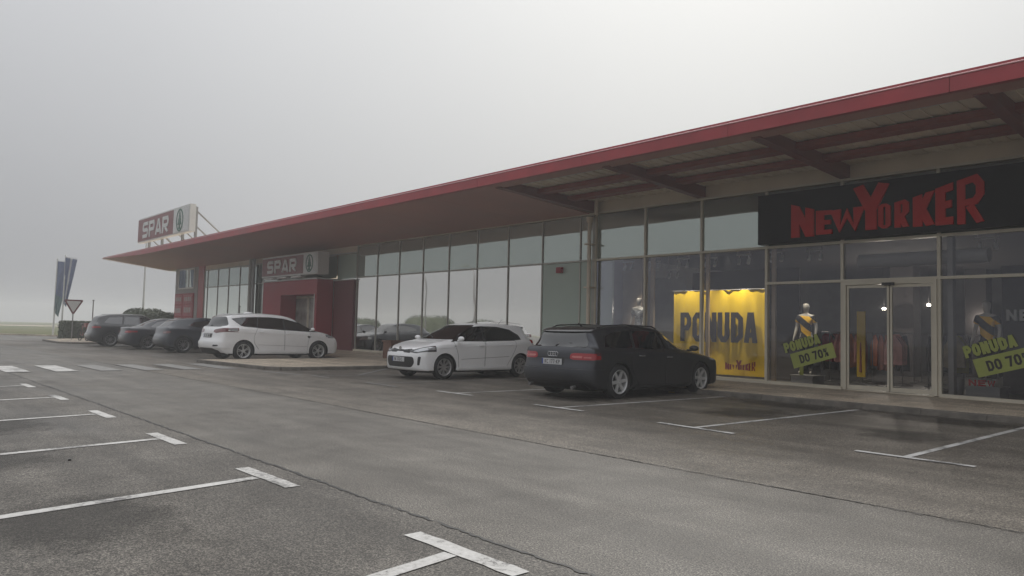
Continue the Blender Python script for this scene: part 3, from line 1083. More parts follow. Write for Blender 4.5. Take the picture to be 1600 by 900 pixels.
# ------------------------------------------------------------------ supermarket entrance portal
PY = 15.86
por = P('entrance_portal', MB().box(-36.6, -34.55, PY, FY - .13, .15, 3.40).box(-34.55, -31.05, PY, FY - .13, 2.72, 3.40).box(-31.05, -30.84, PY, FY - .13, .15, 3.40), MT['portal'])
P('ledge', MB().box(-36.66, -30.78, PY - .05, FY - .13, 3.405, 3.455), MT['sign_white'], por)
P('edge_trim', MB().box(-31.05, -31.0, PY - .03, PY - .002, .15, 2.72), MT['sign_white'], por)
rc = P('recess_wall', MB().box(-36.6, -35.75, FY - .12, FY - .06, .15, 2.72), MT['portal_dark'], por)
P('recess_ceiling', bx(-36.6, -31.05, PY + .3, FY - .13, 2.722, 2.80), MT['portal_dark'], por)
for a, b in ((-35.72, -34.95), (-34.9, -33.3), (-33.25, -32.2), (-32.15, -31.07)):
    fr = MB().box(a, a + .06, FY - .12, FY - .07, .15, 2.70).box(b - .06, b, FY - .12, FY - .07, .15, 2.70).box(a + .06, b - .06, FY - .12, FY - .07, 2.60, 2.70)
    P('door_leaf', fr, MT['alu'], por)
    P('pane', bx(a + .06, b - .06, FY - .10, FY - .085, .15, 2.60), MT['door_view' if a > -34.95 else 'spandrel'], por)

for k in range(3):
    P('lamp', bx(-35.9 + k * 1.5, -34.9 + k * 1.5, PY - .30, PY - .06, 3.50, 3.57), MT['sign_white'], por)


# ================================================================== SIGNS
def fir_emblem(mb_r, mb_t, place, r):
    # ring
    n = 36
    v = []
    for d in (0, .02):
        for q in (r, r * .86):
            for k in range(n):
                a = 2 * math.pi * k / n
                v.append(place(q * math.cos(a) * .86, q * math.sin(a), d))
    f = []
    for k in range(n):
        j = (k + 1) % n
        f += [(2 * n + k, 2 * n + j, 3 * n + j, 3 * n + k), (k, j, 2 * n + j, 2 * n + k), (n + k, 3 * n + k, 3 * n + j, n + j)]
    mb_r.add(v, f)
    half = [(0, .78), (.12, .56), (.08, .54), (.24, .26), (.16, .25), (.36, -.04), (.26, -.05), (.50, -.40), (.12, -.34), (.11, -.55), (.30, -.80)]
    pts = [(x * r, y * r) for x, y in half] + [(-x * r, y * r) for x, y in half[::-1][:-1]]
    n = len(pts)
    h = len(half)
    for i in range(h - 1):
        a, b = half[i], half[i + 1]
        q = [(a[0] * r, a[1] * r), (b[0] * r, b[1] * r), (-b[0] * r, b[1] * r), (-a[0] * r, a[1] * r)]
        v = [place(x, y, 0.001) for x, y in q] + [place(x, y, .022) for x, y in q]
        mb_t.add(v, [(4, 5, 6, 7), (0, 1, 5, 4), (2, 3, 7, 6)])


def shop_sign(name, label, x0, x1, z0, z1, y, depth, split, lx0, lw, lh, lz, lt, ex, ez, er, frame=True):
    t = thing(name, label, 'sign', ((x0 + x1) / 2, y, z0))
    part('box', bx(x0, x1, y, y + depth, z0, z1), MT['sign_white'], t)
    part('red_face', bx(x0 + .06, split, y - .02, y - .001, z0 + .07, z1 - .07), MT['sign_red'], t)
    part('white_face', bx(split + .04, x1 - .12, y - .02, y - .001, z0 + .07, z1 - .07), MT['white'], t)
    mb = text_mb('SPAR', lh, lw, lt, lw * .18, lambda u, v, d: (lx0 + u, y - .021 - d, lz + v), .03)
    part('lettering', mb, MT['white'], t)
    a, b = MB(), MB()
    pl = lambda u, v, d: (ex + u, y - .021 - d, ez + v)
    fir_emblem(a, b, pl, er)
    em = part('emblem_ring', a, MT['sign_green'], t)
    part('emblem_tree', b, MT['sign_green'], t)
    return t


rs = shop_sign('roof_sign', 'large red and white SPAR sign raised on struts above the canopy roof', -48.0, -39.1, 5.95, 7.36, 12.9, .30, -41.62, -46.95, 1.02, .92, 6.16, .20, -40.55, 6.64, .60)
for k, x in enumerate((-47.0, -44.6, -41.2, -39.25)):
    part('post', bx(x - .06, x + .06, 13.21, 13.33, 5.44, 7.25), MT['steel'], rs)
    part('strut', MB().tube([(x, 13.34, 7.0), (x, 15.2, 5.47)], .045, 6), MT['steel'], rs)
    part('strut', MB().tube([(x, 13.34, 6.2), (x, 14.2, 5.47)], .035, 6), MT['steel'], rs)
shop_sign('entrance_sign', 'red and white SPAR sign above the red supermarket entrance', -36.25, -30.35, 3.60, 4.60, 15.6, .55, -31.75, -35.55, .70, .62, 3.78, .15, -31.1, 4.10, .40)

# black fashion-shop sign with warped letters
ns = thing('shop_sign', 'long black fascia sign with dark red NEW YORKER lettering', 'sign', (-6.0, 16.5, 3.5))
part('panel', bx(-9.44, -1.5, 16.50, FY - .09, 3.50, 4.70), MT['black'], ns)


def ny(place, W_, depth, mb, s=1.0):
    """letters as separate boxes: (char, x0, x1, bottom0, top-left, top-right)"""
    spec = [('N', .000, .137, .00, .98, .78), ('E', .150, .243, .03, .72, .70), ('W', .238, .418, .05, .69, .72), ('Y', .360, .556, .05, 1.30, 1.32),
            ('O', .497, .560, .06, .72, .72), ('R', .580, .652, .05, .72, .80), ('K', .672, .772, .03, .80, .95), ('E', .780, .862, .02, .96, 1.08), ('R', .880, 1.0, .00, 1.10, 1.26)]
    H = .80 * s
    for ch, a, b, zb, tl, tr in spec:
        w = (b - a) * W_
        hh = 1.0
        t = {'N': .20, 'E': .185, 'W': .26, 'Y': .24, 'O': .10, 'R': .125, 'K': .18}[ch] * s * (1.15 if a > .85 else 1)
        g = glyphs(t / 1.0, w / 1.0)
        if ch == 'Y':
            g = {'Y': [((), [(w / 2, 0), (w / 2, .52)]), ((), [(t * .5, 1), (w / 2, .45)]), ((), [(w - t * .5, 1), (w / 2, .45)])]}
        for k, (flag, pl) in enumerate(g[ch]):
            pl = [Vector(p) for p in pl]
            loop = 'loop' in flag
            n = len(pl)
            left, right = [], []
            for j in range(n):
                A = pl[j - 1] if (j > 0 or loop) else None
                B = pl[(j + 1) % n] if (j < n - 1 or loop) else None
                # horizontal strokes are thinner once squeezed in height
                d1 = (pl[j] - A).normalized() if A is not None else (B - pl[j]).normalized()
                d2 = (B - pl[j]).normalized() if B is not None else d1
                n1, n2 = Vector((-d1.y, d1.x)), Vector((-d2.y, d2.x))
                m_ = (n1 + n2)
                m_ = m_.normalized() if m_.length > 1e-6 else n1
                k2 = min(1.7, 1 / max(.3, m_.dot(n1)))
                left.append(pl[j] + m_ * t / 2 * k2)
                right.append(pl[j] - m_ * t / 2 * k2)

            def PP(q, d):
                u = min(max(q.x, -t * .1), w + t * .1)
                v = min(max(q.y, 0), 1)
                top = tl + (tr - tl) * u / w
                return place(a * W_ + u, (zb + (top - zb) * v) * H, d)
            dz = depth * (1 + .05 * k)
            v = [PP(q, 0) for q in left] + [PP(q, 0) for q in right] + [PP(q, dz) for q in left] + [PP(q, dz) for q in right]
            f = []
            for j in range(n if loop else n - 1):
                j2 = (j + 1) % n
                f += [(2 * n + j, 3 * n + j, 3 * n + j2, 2 * n + j2), (j, 2 * n + j, 2 * n + j2, j2), (n + j, n + j2, 3 * n + j2, 3 * n + j)]
            if not loop:
                f += [(0, n, 3 * n, 2 * n), (n - 1, 3 * n - 1, 4 * n - 1, 2 * n - 1)]
            mb.add(v, f)
    return mb


part('lettering', ny(lambda u, v, d: (-8.56 + u, 16.499 - d, 3.60 + v), 3.98, .05, MB()), MT['ny_red'], ns)

# ================================================================== SHOP INTERIOR
# banner
bn = thing('banner', 'large yellow PONUDA sale banner hanging behind the shop window', 'banner', (-11.0, 17.15, .2))
v, f = [], []
nb = 40
for i in range(nb + 1):
    x = -12.36 + (2.76) * i / nb
    dy = .018 * math.sin(i * .55) + .012 * math.sin(i * 1.3 + 1)
    for z in (.26, 2.46):
        v.append((x, 17.15 + dy, z))
for i in range(nb):
    f.append((2 * i, 2 * i + 2, 2 * i + 3, 2 * i + 1))
nv = len(v)
v += [(a[0], a[1] + .006, a[2]) for a in v]
f += [tuple(j + nv for j in q[::-1]) for q in f]
part('cloth', MB().add(v, f), MT['yellow'], bn, smooth=True)
part('lettering', text_mb('PONUDA', .78, .350, .138, .040, lambda u, w_, d: (-12.10 + u, 17.105 - d * .1, 1.10 + w_), .03), MT['ink'], bn)
part('small_print', ny(lambda u, w_, d: (-10.70 + u, 17.11 - d * .1, .40 + w_), .86, .02, MB(), .24), MT['ink_red'], bn)
part('rod', MB().tube([(-12.40, 17.15, 2.47), (-9.56, 17.15, 2.47)], .012, 8), MT['steel'], bn)

# window stickers
for cx, cz, s, lab, n in ((-8.86, .86, 1.0, 'lime PONUDA DO 70% sticker on the glass left of the sliding door', 0),
                          (-5.02, .90, 1.04, 'lime PONUDA DO 70% sticker on the glass right of the sliding door', 0)):
    t = thing('window_sticker', lab, 'sticker', (cx, FY - .02, cz), group='sale stickers on the shop windows')
    ang = R(17)
    ca, sa = math.cos(ang), math.sin(ang)

    def pl(u, w_, d, cx=cx, cz=cz, s=s):
        return (cx + (u * ca - w_ * sa) * s, FY - .006 - d, cz + (u * sa + w_ * ca) * s)
    part('word_shadow', text_mb('PONUDA', .25, .135, .088, .018, lambda u, w_, d: pl(u + .006, w_ + .018, d - .0045), .002), MT['ink'], t)
    part('word', text_mb('PONUDA', .235, .135, .056, .018, lambda u, w_, d: pl(u, w_ + .03, d), .003), MT['lime'], t)
    q = [(.10, -.37), (1.16, -.37), (1.16, -.02), (.10, -.02)]
    part('band', MB().add([pl(a, b, 0) for a, b in q] + [pl(a, b, .002) for a, b in q], [(3, 2, 1, 0), (4, 5, 6, 7), (0, 1, 5, 4), (1, 2, 6, 5), (2, 3, 7, 6), (3, 0, 4, 7)]), MT['lime'], t)
    part('lettering', text_mb('DO 70%', .20, .115, .040, .018, lambda u, w_, d: pl(u + .30, w_ - .30, d + .0025), .002), MT['ink'], t)


# mannequins (one continuous skinned body)
def skin_body(pts, edges, radii, name, sub=2):
    me = bpy.data.meshes.new(name + '_cage')
    me.from_pydata(pts, edges, [])
    o = bpy.data.objects.new(name + '_cage', me)
    COL.objects.link(o)
    sm = o.modifiers.new('s', 'SKIN')
    for i, r_ in enumerate(radii):
        sv = me.skin_vertices[0].data[i]
        sv.radius = r_ if isinstance(r_, tuple) else (r_, r_)
        sv.use_root = (i == 0)
    o.modifiers.new('d', 'SUBSURF').levels = sub
    dg = bpy.context.evaluated_depsgraph_get()
    dg.update()
    out = bpy.data.meshes.new_from_object(o.evaluated_get(dg), depsgraph=dg)
    out.name = name
    bpy.data.objects.remove(o)
    out.polygons.foreach_set('use_smooth', [True] * len(out.polygons))
    return out


bp = [(0, 0, .95), (0, 0, 1.08), (0, -.01, 1.25), (0, 0, 1.42), (0, .0, 1.50), (0, -.01, 1.58), (0, -.015, 1.68), (0, -.005, 1.77),
      (.17, 0, 1.43), (.24, .01, 1.17), (.235, -.05, .95), (.23, -.08, .86), (.22, -.09, .78),
      (-.17, 0, 1.43), (-.23, .03, 1.18), (-.27, -.03, .96), (-.29, -.06, .87), (-.29, -.07, .79),
      (.095, 0, .86), (.10, -.02, .50), (.11, .02, .10), (.12, -.08, .03),
      (-.095, 0, .86), (-.11, -.03, .50), (-.13, 0, .10), (-.15, -.10, .03)]
be = [(0, 1), (1, 2), (2, 3), (3, 4), (4, 5), (5, 6), (6, 7), (3, 8), (8, 9), (9, 10), (10, 11), (11, 12), (3, 13), (13, 14), (14, 15), (15, 16), (16, 17),
      (0, 18), (18, 19), (19, 20), (20, 21), (0, 22), (22, 23), (23, 24), (24, 25)]
br = [(.15, .11), (.115, .09), (.14, .11), (.13, .09), (.045, .045), (.06, .065), (.088, .105), (.07, .085),
      (.062, .062), (.042, .042), (.03, .03), (.028, .018), (.012, .01), (.062, .062), (.042, .042), (.03, .03), (.028, .018), (.012, .01),
      (.09, .095), (.058, .06), (.035, .035), (.03, .022), (.09, .095), (.058, .06), (.035, .035), (.03, .022)]
body_me = skin_body(bp, be, br, 'body')
body_me.materials.append(MT['skin'])
# clothing grows on the same bones, a little thicker
tp = [(0, 0, 1.02), (0, -.01, 1.25), (0, 0, 1.41), (.17, 0, 1.42), (.215, .006, 1.26), (-.17, 0, 1.42), (-.212, .016, 1.27), (0, 0, .90)]
top_me = skin_body(tp, [(0, 1), (1, 2), (2, 3), (3, 4), (2, 5), (5, 6), (0, 7)], [(.135, .11), (.155, .12), (.145, .105), (.075, .075), (.068, .068), (.075, .075), (.068, .068), (.155, .125)], 'top')
lp = [(0, 0, .97), (.095, 0, .84), (.10, -.02, .50), (.11, .02, .13), (-.095, 0, .84), (-.11, -.03, .50), (-.13, 0, .13)]
leg_me = skin_body(lp, [(0, 1), (1, 2), (2, 3), (0, 4), (4, 5), (5, 6)], [(.175, .125), (.105, .11), (.075, .08), (.062, .065), (.105, .11), (.075, .08), (.062, .065)], 'trousers')
for x, y, z, rz, topm, legm, lab in (
        (-8.86, 17.8, .36, .2, 'tee_stripe', 'cloth_dark', 'mannequin in a yellow and black diagonal striped top left of the door'),
        (-4.93, 17.8, .36, -.1, 'tee_stripe', 'cloth_dark', 'mannequin in a yellow and black diagonal striped top right of the door'),
        (-14.04, 17.75, .58, .3, 'sequin', 'cloth_dark', 'mannequin in a silver sequin top near the downpipe')):
    t = thing('mannequin', lab, 'mannequin', (x, y, z), rz, 'mannequins in the shop windows')
    link('body', body_me, t)
    a = link('top', top_me.copy(), t)
    a.data.materials.append(MT[topm])
    a = link('trousers', leg_me.copy(), t)
    a.data.materials.append(MT[legm])
for x, w, zt, lab in ((-8.80, .55, .36, 'low pale display plinth under the mannequin left of the door'), (-4.93, .62, .36, 'low pale display plinth under the mannequin right of the door'), (-14.04, .6, .58, 'pale display plinth under the sequin topped mannequin')):
    o = solo('display_plinth', MB().box(x - w / 2, x + w / 2, 17.45, 18.05, .127, zt - .02).box(x - w / 2 - .02, x + w / 2 + .02, 17.43, 18.07, zt - .02, zt), MT['wall'], lab, 'plinth', 'display plinths')
t = thing('shelf_sign', 'small red NEW lettering standing on the plinth right of the door', 'lettering', (-4.95, 17.42, .36))
part('letters', text_mb('NEW', .13, .14, .035, .03, lambda u, w_, d: (-5.18 + u, 17.46 - d, .362 + w_), .02), MT['ny_red'], t)
t = thing('price_tag', 'narrow lime price tag standing below the left sale sticker', 'sign', (-8.78, 17.40, .36))
part('card', bx(-8.83, -8.73, 17.40, 17.41, .362, .62), MT['lime'], t)
t = thing('wall_lettering', 'pale wall letters seen through the far right window', 'lettering', (-4.2, 19.5, 1.85))
part('letters', text_mb('NEW', .25, .20, .055, .05, lambda u, w_, d: (-5.0 + u, 19.45 - d, 1.76 + w_), .03), MT['white'], t)
part('backing', bx(-5.1, -2.6, 19.5, 19.56, .127, 3.0), MT['inner_dark'], t)

# beige window columns / side returns
P('column', bx(-14.94, -14.40, 16.93, 17.0, .127, 3.6), MT['green'])
P('column', bx(-14.85, -14.10, 17.95, 18.2, .127, 3.6), MT['inner_beige'])
P('column', bx(-13.02, -12.90, 16.95, 17.02, .127, 3.6), MT['inner_beige'])
P('column', bx(-11.17, -11.08, 16.91, 16.97, .127, 3.6), MT['inner_beige'])
P('column', bx(-9.30, -9.20, 16.91, 16.97, .127, 3.6), MT['inner_beige'])
P('display_back', bx(-12.75, -9.45, 18.6, 18.7, .127, 3.1), MT['inner_dark'])
P('display_back', bx(-14.4, -13.1, 18.8, 18.9, .127, 3.0), MT['inner_wall'])
P('column', bx(-9.65, -8.95, 25.0, 25.6, .127, 3.6), MT['inner_dark'])
P('column', bx(-8.1, -7.5, 27.0, 27.6, .127, 3.6), MT['inner_dark'])
P('column', bx(-5.42, -5.32, 17.0, 17.2, .127, 3.6), MT['wall'])
P('air_curtain', MB().lathe([(-7.35, .01), (-7.35, .155), (-4.75, .155), (-4.75, .01)], 24, axis='x', cen=(0, 17.35, 3.05)), MT['wall'], smooth=True)

# track spotlights
spot_me = MB().box(-.21, .21, -.015, .015, -.02, .02)
for sx_ in (-.13, .15):
    spot_me.tube([(sx_, 0, -.02), (sx_, 0, -.10)], .008, 6)
    spot_me.tube([(sx_, .03, -.10), (sx_ + .02, -.06, -.24)], [.035, .045], 10)
spot_me = spot_me.mesh('spot', MT['white'], True)
for x, y, z, lab in ((-14.27, 17.5, 3.42, 'above the sequin topped mannequin'), (-13.3, 17.5, 3.38, 'left of the yellow banner'), (-12.32, 17.5, 3.40, 'above the left end of the yellow banner'),
                     (-11.43, 17.5, 3.38, 'above the middle of the yellow banner'), (-10.42, 17.5, 3.40, 'above the right part of the yellow banner'), (-9.5, 17.5, 3.42, 'in the corner beside the black shop sign edge'),
                     (-8.5, 17.5, 3.40, 'above the mannequin left of the door'), (-4.83, 17.5, 3.42, 'above the mannequin right of the door'), (-13.3, 18.4, 3.2, 'set deeper in the shop behind the banner')):
    o = link('track_spotlight', spot_me, None, (x, y, z), label='white twin track spotlight ' + lab, category='spotlight', group='track spotlights behind the shop windows')
    solo('hanger_rod', MB().box(x - .006, x + .006, y - .006, y + .006, z + .02, 3.62), MT['steel'], 'thin rod holding the spotlight ' + lab, 'rod', 'spotlight rods') if False else None
    o.location.z = z
    rod = link('rod', MB().box(-.18, -.17, -.005, .005, .02, 3.62 - z).box(.17, .18, -.005, .005, .02, 3.62 - z).mesh('rod', MT['steel']), o)
for x, y, z, e in ((-12.15, 16.88, 3.30, 130), (-11.50, 16.88, 3.30, 110), (-10.50, 16.88, 3.30, 190), (-9.90, 16.88, 3.3, 110), (-8.72, 17.30, 3.14, 80), (-4.79, 17.30, 3.14, 60), (-13.92, 17.30, 3.14, 50)):
    l = bpy.data.lights.new('spot_lamp', 'SPOT')
    l.energy = e
    l.color = (1, .93, .78)
    l.spot_size = R(70)
    l.spot_blend = .8
    l.shadow_soft_size = 0
    lo = bpy.data.objects.new('spot_lamp', l)
    COL.objects.link(lo)
    lo.location = (x, y, z)
    tgt = Vector((x + .05, 17.75 if y > 17 else 17.16, 1.5))
    lo.rotation_euler = (tgt - lo.location).to_track_quat('-Z', 'Y').to_euler()
for x, y, z, lab in ((-9.41, 24, 3.45, 'left'), (-8.05, 24.0, 3.45, 'right'), (-6.5, 26, 3.45, 'far')):
    pass
for k, (x, y, z) in enumerate(((-9.20, 23.4, 2.17), (-8.02, 23.6, 2.28), (-7.6, 27, 1.9))):
    o = solo('ceiling_spot', MB().lathe([(0, .001), (0, .05 if k < 2 else .025), (.05, .06 if k < 2 else .03), (.08, .001)], 12, axis='z', cen=(x, y, z)), MT['lamp_on'],
             ('lit white ceiling spot seen through the left door leaf', 'lit white ceiling spot seen just right of the door', 'tiny lit spot deep inside the shop')[k], 'lamp', smooth=True, base=(x, y, z))
    part('stem', bx(x - .003, x + .003, y - .003, y + .003, z + .08, 3.62), MT['dark'], o)
    pl_ = bpy.data.lights.new('bulb', 'POINT')
    pl_.energy = 40 if k < 2 else 15
    pl_.use_shadow = True
    pl_.color = (1, .9, .78)
    pl_.shadow_soft_size = 0
    po = bpy.data.objects.new('bulb', pl_)
    COL.objects.link(po)
    po.location = (x, y - .2, z + .05)


# clothes racks
def garment_mesh(w, h, seed):
    r2 = random.Random(seed)
    v, f = [], []
    n, m = 6, 7
    for s_ in (-1, 1):
        for j in range(m):
            t = j / (m - 1)
            hw_ = w * (.30 + .70 * min(1, t * 3.2)) / 2
            for i in range(n):
                u = i / (n - 1) * 2 - 1
                v.append((s_ * (.02 + .012 * math.sin(u * 5 + seed + t * 3)), u * hw_, -h * t - .06 * abs(u) * (1 - t) + (r2.uniform(-.03, .01) if j == m - 1 else 0)))
    for s_ in range(2):
        for j in range(m - 1):
            for i in range(n - 1):
                a = s_ * n * m + j * n + i
                q = (a, a + 1, a + n + 1, a + n)
                f.append(q if s_ else q[::-1])
    for j in range(m - 1):
        for i in (0, n - 1):
            a = j * n + i
            f.append((a, a + n, a + n + n * m, a + n * m))
    return MB().add(v, f)


gcols = {'pink': (.68, .30, .26), 'orange': (.72, .28, .12), 'rust': (.45, .15, .08), 'red': (.35, .03, .05), 'grey': (.12, .12, .13), 'black': (.02, .02, .022), 'cream': (.42, .36, .26), 'olive': (.30, .28, .06)}
gm = {k: simple('garment_' + k, c, .9, vary=.2, scale=6) for k, c in gcols.items()}
gmesh = {k: garment_mesh(.42, .75 + .12 * (i % 3), i).mesh('garment', gm[k], True) for i, k in enumerate(gcols)}
racks = [(-8.55, 19.6, 0, ['pink', 'pink', 'orange', 'pink', 'rust'], 'rack of pink and orange clothes behind the left sticker'),
         (-9.35, 20.2, 90, ['red', 'red', 'black', 'red', 'red'], 'rack of dark red clothes in the left window'),
         (-8.35, 21.6, 0, ['orange', 'rust', 'rust', 'orange', 'black', 'black'], 'rack of rust coloured clothes deeper behind the left window'),
         (-7.35, 19.4, 90, ['pink', 'pink', 'pink'], 'small rack of pink clothes inside the left door leaf'),
         (-7.1, 22.4, 0, ['black', 'grey', 'black', 'black', 'grey', 'black', 'black'], 'long rack of dark clothes straight inside the door'),
         (-6.2, 24.5, 0, ['black', 'black', 'grey', 'black', 'red', 'black'], 'far rack of dark clothes with one red piece'),
         (-6.5, 20.2, 0, ['black', 'grey', 'black'], 'short rack of black clothes inside the right door leaf'),
         (-6.05, 19.6, 90, ['cream', 'cream', 'olive', 'cream'], 'rack of cream clothes inside the right door leaf'),
         (-4.2, 18.9, 90, ['grey', 'pink', 'grey', 'black'], 'rack of grey clothes behind the right sticker'),
         (-5.3, 21.5, 0, ['black', 'black', 'red', 'black', 'black'], 'rack of black clothes behind the right window')]
for x, y, rz, gs, lab in racks:
    L = .16 * len(gs) + .3
    t = thing('clothes_rack', lab, 'clothes rack', (x, y, .127), R(rz), 'clothes racks inside the fashion shop')
    mb = MB()
    for s_ in (-1, 1):
        mb.tube([(s_ * L / 2, 0, 0.01), (s_ * L / 2, 0, 1.32)], .014, 6)
        mb.tube([(s_ * L / 2, -.25, .015), (s_ * L / 2, .25, .015)], .014, 6)
    mb.tube([(-L / 2, 0, 1.32), (L / 2, 0, 1.32)], .014, 6)
    link('frame', mb.mesh('frame', MT['steel']), t)
    for i, gname in enumerate(gs):
        link('garment', gmesh[gname], t, ((i - (len(gs) - 1) / 2) * .16, 0, 1.29), (0, 0, R(rnd.uniform(-12, 12))))
t = thing('display_totem', 'yellow vertical sale totem inside the left door leaf', 'totem', (-8.22, 19.5, .127))
part('panel', bx(-8.33, -8.12, 19.45, 19.50, .30, 1.98), MT['yellow'], t)
part('foot', bx(-8.42, -8.02, 19.3, 19.65, .127, .16), MT['steel'], t)
part('stem', bx(-8.25, -8.20, 19.46, 19.49, .16, .30), MT['steel'], t)
t = thing('display_totem', 'yellow sale totem behind the right edge of the door', 'totem', (-6.22, 18.5, .127))
part('panel', bx(-6.20, -6.08, 18.45, 18.50, .30, 1.9), MT['yellow'], t)
part('foot', bx(-6.32, -5.95, 18.3, 18.65, .127, .16), MT['steel'], t)
part('stem', bx(-6.16, -6.12, 18.46, 18.49, .16, .30), MT['steel'], t)
solo('waste_bin', MB().lathe([(.127, .10), (.50, .12), (.50, .10), (.15, .09), (.15, .001)], 20, axis='z', cen=(-5.05 - .35, 17.5, 0)), MT['steel'], 'small grey bin inside the window right of the door', 'bin', smooth=True, base=(-5.4, 17.5, .127))

# ================================================================== OUTDOOR THINGS
t = thing('litter_bin', 'brown square litter bin on the pavement behind the white hatchback', 'litter bin', (-23.6, 15.3, .14))
part('body', MB().box(-23.88, -23.32, 15.05, 15.6, .13, .74), MT['brown'], t)
part('rim', MB().box(-23.92, -23.28, 15.01, 15.07, .74, .80).box(-23.92, -23.28, 15.58, 15.64, .74, .80).box(-23.92, -23.86, 15.07, 15.58, .74, .80).box(-23.34, -23.28, 15.07, 15.58, .74, .80), MT['brown'], t)

# canopy-side flagpole behind the roof corner, sign posts
solo('lamp_pole', MB().lathe([(-.04, .001), (-.04, .14), (.25, .14), (.26, .085), (7.4, .055), (7.42, .001)], 16, axis='z', cen=(-62.0, 17.3, 0)), MT['pole'], 'slender white pole rising behind the canopy corner', 'pole', smooth=True, base=(-62, 17.3, -.04))
t = thing('signpost', 'thin dark signpost beside the hedge left of the dark estate', 'signpost', (-53.76, 12, 0))
part('post', MB().tube([(-53.76, 12, 0), (-53.76, 12, 2.55)], .035, 8), MT['steel'], t)
part('cap', bx(-53.81, -53.71, 11.95, 12.05, 2.551, 2.60), MT['dark'], t)
solo('marker_post', MB().lathe([(-.04, .001), (-.04, .05), (1.75, .05), (1.78, .001)], 10, axis='z', cen=(-58.9, 17.2, 0)), MT['steel'], 'short grey post between the two rounded hedges', 'post', smooth=True, base=(-58.9, 17.2, -.04))

# give-way sign
yx, yy_ = -50.6, 10.25
t = thing('yield_sign', 'red and white give way triangle sign standing in front of the box hedge', 'road sign', (yx, yy_, .1))
part('post', MB().tube([(yx - .05, yy_, .1), (yx - .05, yy_, 2.45)], .032, 8), MT['steel'], t)
d = Vector((yx, yy_, 0)).normalized()
ang = math.atan2(-d.y, -d.x) + R(12)
mt = Matrix.Translation((yx, yy_, 2.18)) @ Matrix.Rotation(ang, 4, 'Z')


def tri(s):
    p = []
    for a in (-90, 30, 150):
        for k in (-18, 0, 18):
            p.append((s * .56 * math.cos(R(a)) + s * .07 * math.cos(R(a + k * 2.5)), s * .56 * math.sin(R(a)) + s * .07 * math.sin(R(a + k * 2.5))))
    return p


part('plate', MB().prism(tri(.90), 0, -.015, 0, mat=mt), MT['portal_dark'], t)
part('face', MB().prism(tri(.66), 0, .001, .006, mat=mt), MT['sign_white'], t)


# flags
def flag(x, y, h, cols, lab, droop, seed, wid=.95):
    t = thing('flagpole', lab, 'flagpole', (x, y, 0), group='flagpoles by the field edge')
    part('pole', MB().lathe([(0, .001), (0, .07), (h, .035), (h + .06, .05), (h + .12, .001)], 12, axis='z', cen=(x, y, 0)), MT['pole'], t, smooth=True)
    dirv = Vector((.32, .95))
    v, f = [], []
    n, m = 10, 26
    for j in range(m + 1):
        tt = j / m
        for i in range(n + 1):
            u = i / n
            hang = u * wid * (1 - tt * .72)
            zz = h - .12 - tt * droop - u * (.10 + .25 * tt)
            off = .09 * math.sin(u * 9 + tt * 4 + seed) * (1 - .3 * tt)
            v.append((x + dirv.x * hang - dirv.y * off, y + dirv.y * hang + dirv.x * off, zz))
    for j in range(m):
        for i in range(n):
            a = j * (n + 1) + i
            f.append((a, a + 1, a + n + 2, a + n + 1))
    nv = len(v)
    v2 = [(a + .01, b - .004, c) for a, b, c in v]
    mb = MB().add(v + v2, f + [tuple(k + nv for k in q[::-1]) for q in f])
    mi = []
    for rep in range(2):
        for j in range(m):
            for i in range(n):
                mi.append(cols(i / n, j / m))
    mb.m = mi
    part('flag', mb, [MT['flag_blue'], MT['flag_teal'], MT['flag_white']], t, smooth=True)
    part('arm', MB().tube([(x, y, h - .1), (x + dirv.x * wid, y + dirv.y * wid, h - .12)], .015, 6), MT['steel'], t)


flag(-65.2, 11.95, 5.85, lambda u, w_: 1 if w_ > .62 else 0, 'flagpole with a long drooping blue and teal flag, left one', 3.9, 1)
flag(-62.4, 11.95, 5.95, lambda u, w_: 2 if .35 < u < .6 else 0, 'flagpole with a striped blue and white flag, right one', 3.3, 4, .75)


solo('bottle_cap', MB().lathe([(.005, .001), (.005, .014), (.018, .013), (.018, .001)], 14, axis='z', cen=(-7.7, 1.6, 0)), MT['dark'], 'small dark round cap lying in an empty bay on the left', 'litter', smooth=True, base=(-7.7, 1.6, .004))
solo('fallen_leaf', MB().add([(-9.86, 13.5, .012), (-9.78, 13.46, .03), (-9.68, 13.52, .014), (-9.77, 13.58, .02)], [(0, 1, 2, 3)]), MT['yellow'], 'yellow fallen leaf lying by the kerb before the left shop window', 'leaf')


# hedges
def leafy(name, label, surf_pts, leaf, n, seed, core, cat='hedge', group=None):
    """surf_pts(rng) -> (point, normal); core: MB of the dense inner mass"""
    r2 = random.Random(seed)
    mb = MB()
    mb.v, mb.f, mb.m = list(core.v), list(core.f), list(core.m)
    for _ in range(n):
        p, nn = surf_pts(r2)
        p = Vector(p) + Vector(nn) * r2.uniform(-.10, .05)
        a = Vector((r2.uniform(-1, 1), r2.uniform(-1, 1), r2.uniform(-1, 1))).normalized()
        q = (Vector(nn) + a * .8).normalized()
        u = q.orthogonal().normalized()
        w_ = q.cross(u)
        s_ = leaf * r2.uniform(.6, 1.4)
        mb.add([p - u * s_, p + w_ * s_ * .6, p + u * s_, p - w_ * s_ * .6], [(0, 1, 2, 3)])
    o = solo(name, mb, MT['leaf'], label, cat, group, base=(sum(v[0] for v in core.v) / len(core.v), sum(v[1] for v in core.v) / len(core.v), 0))
    return o


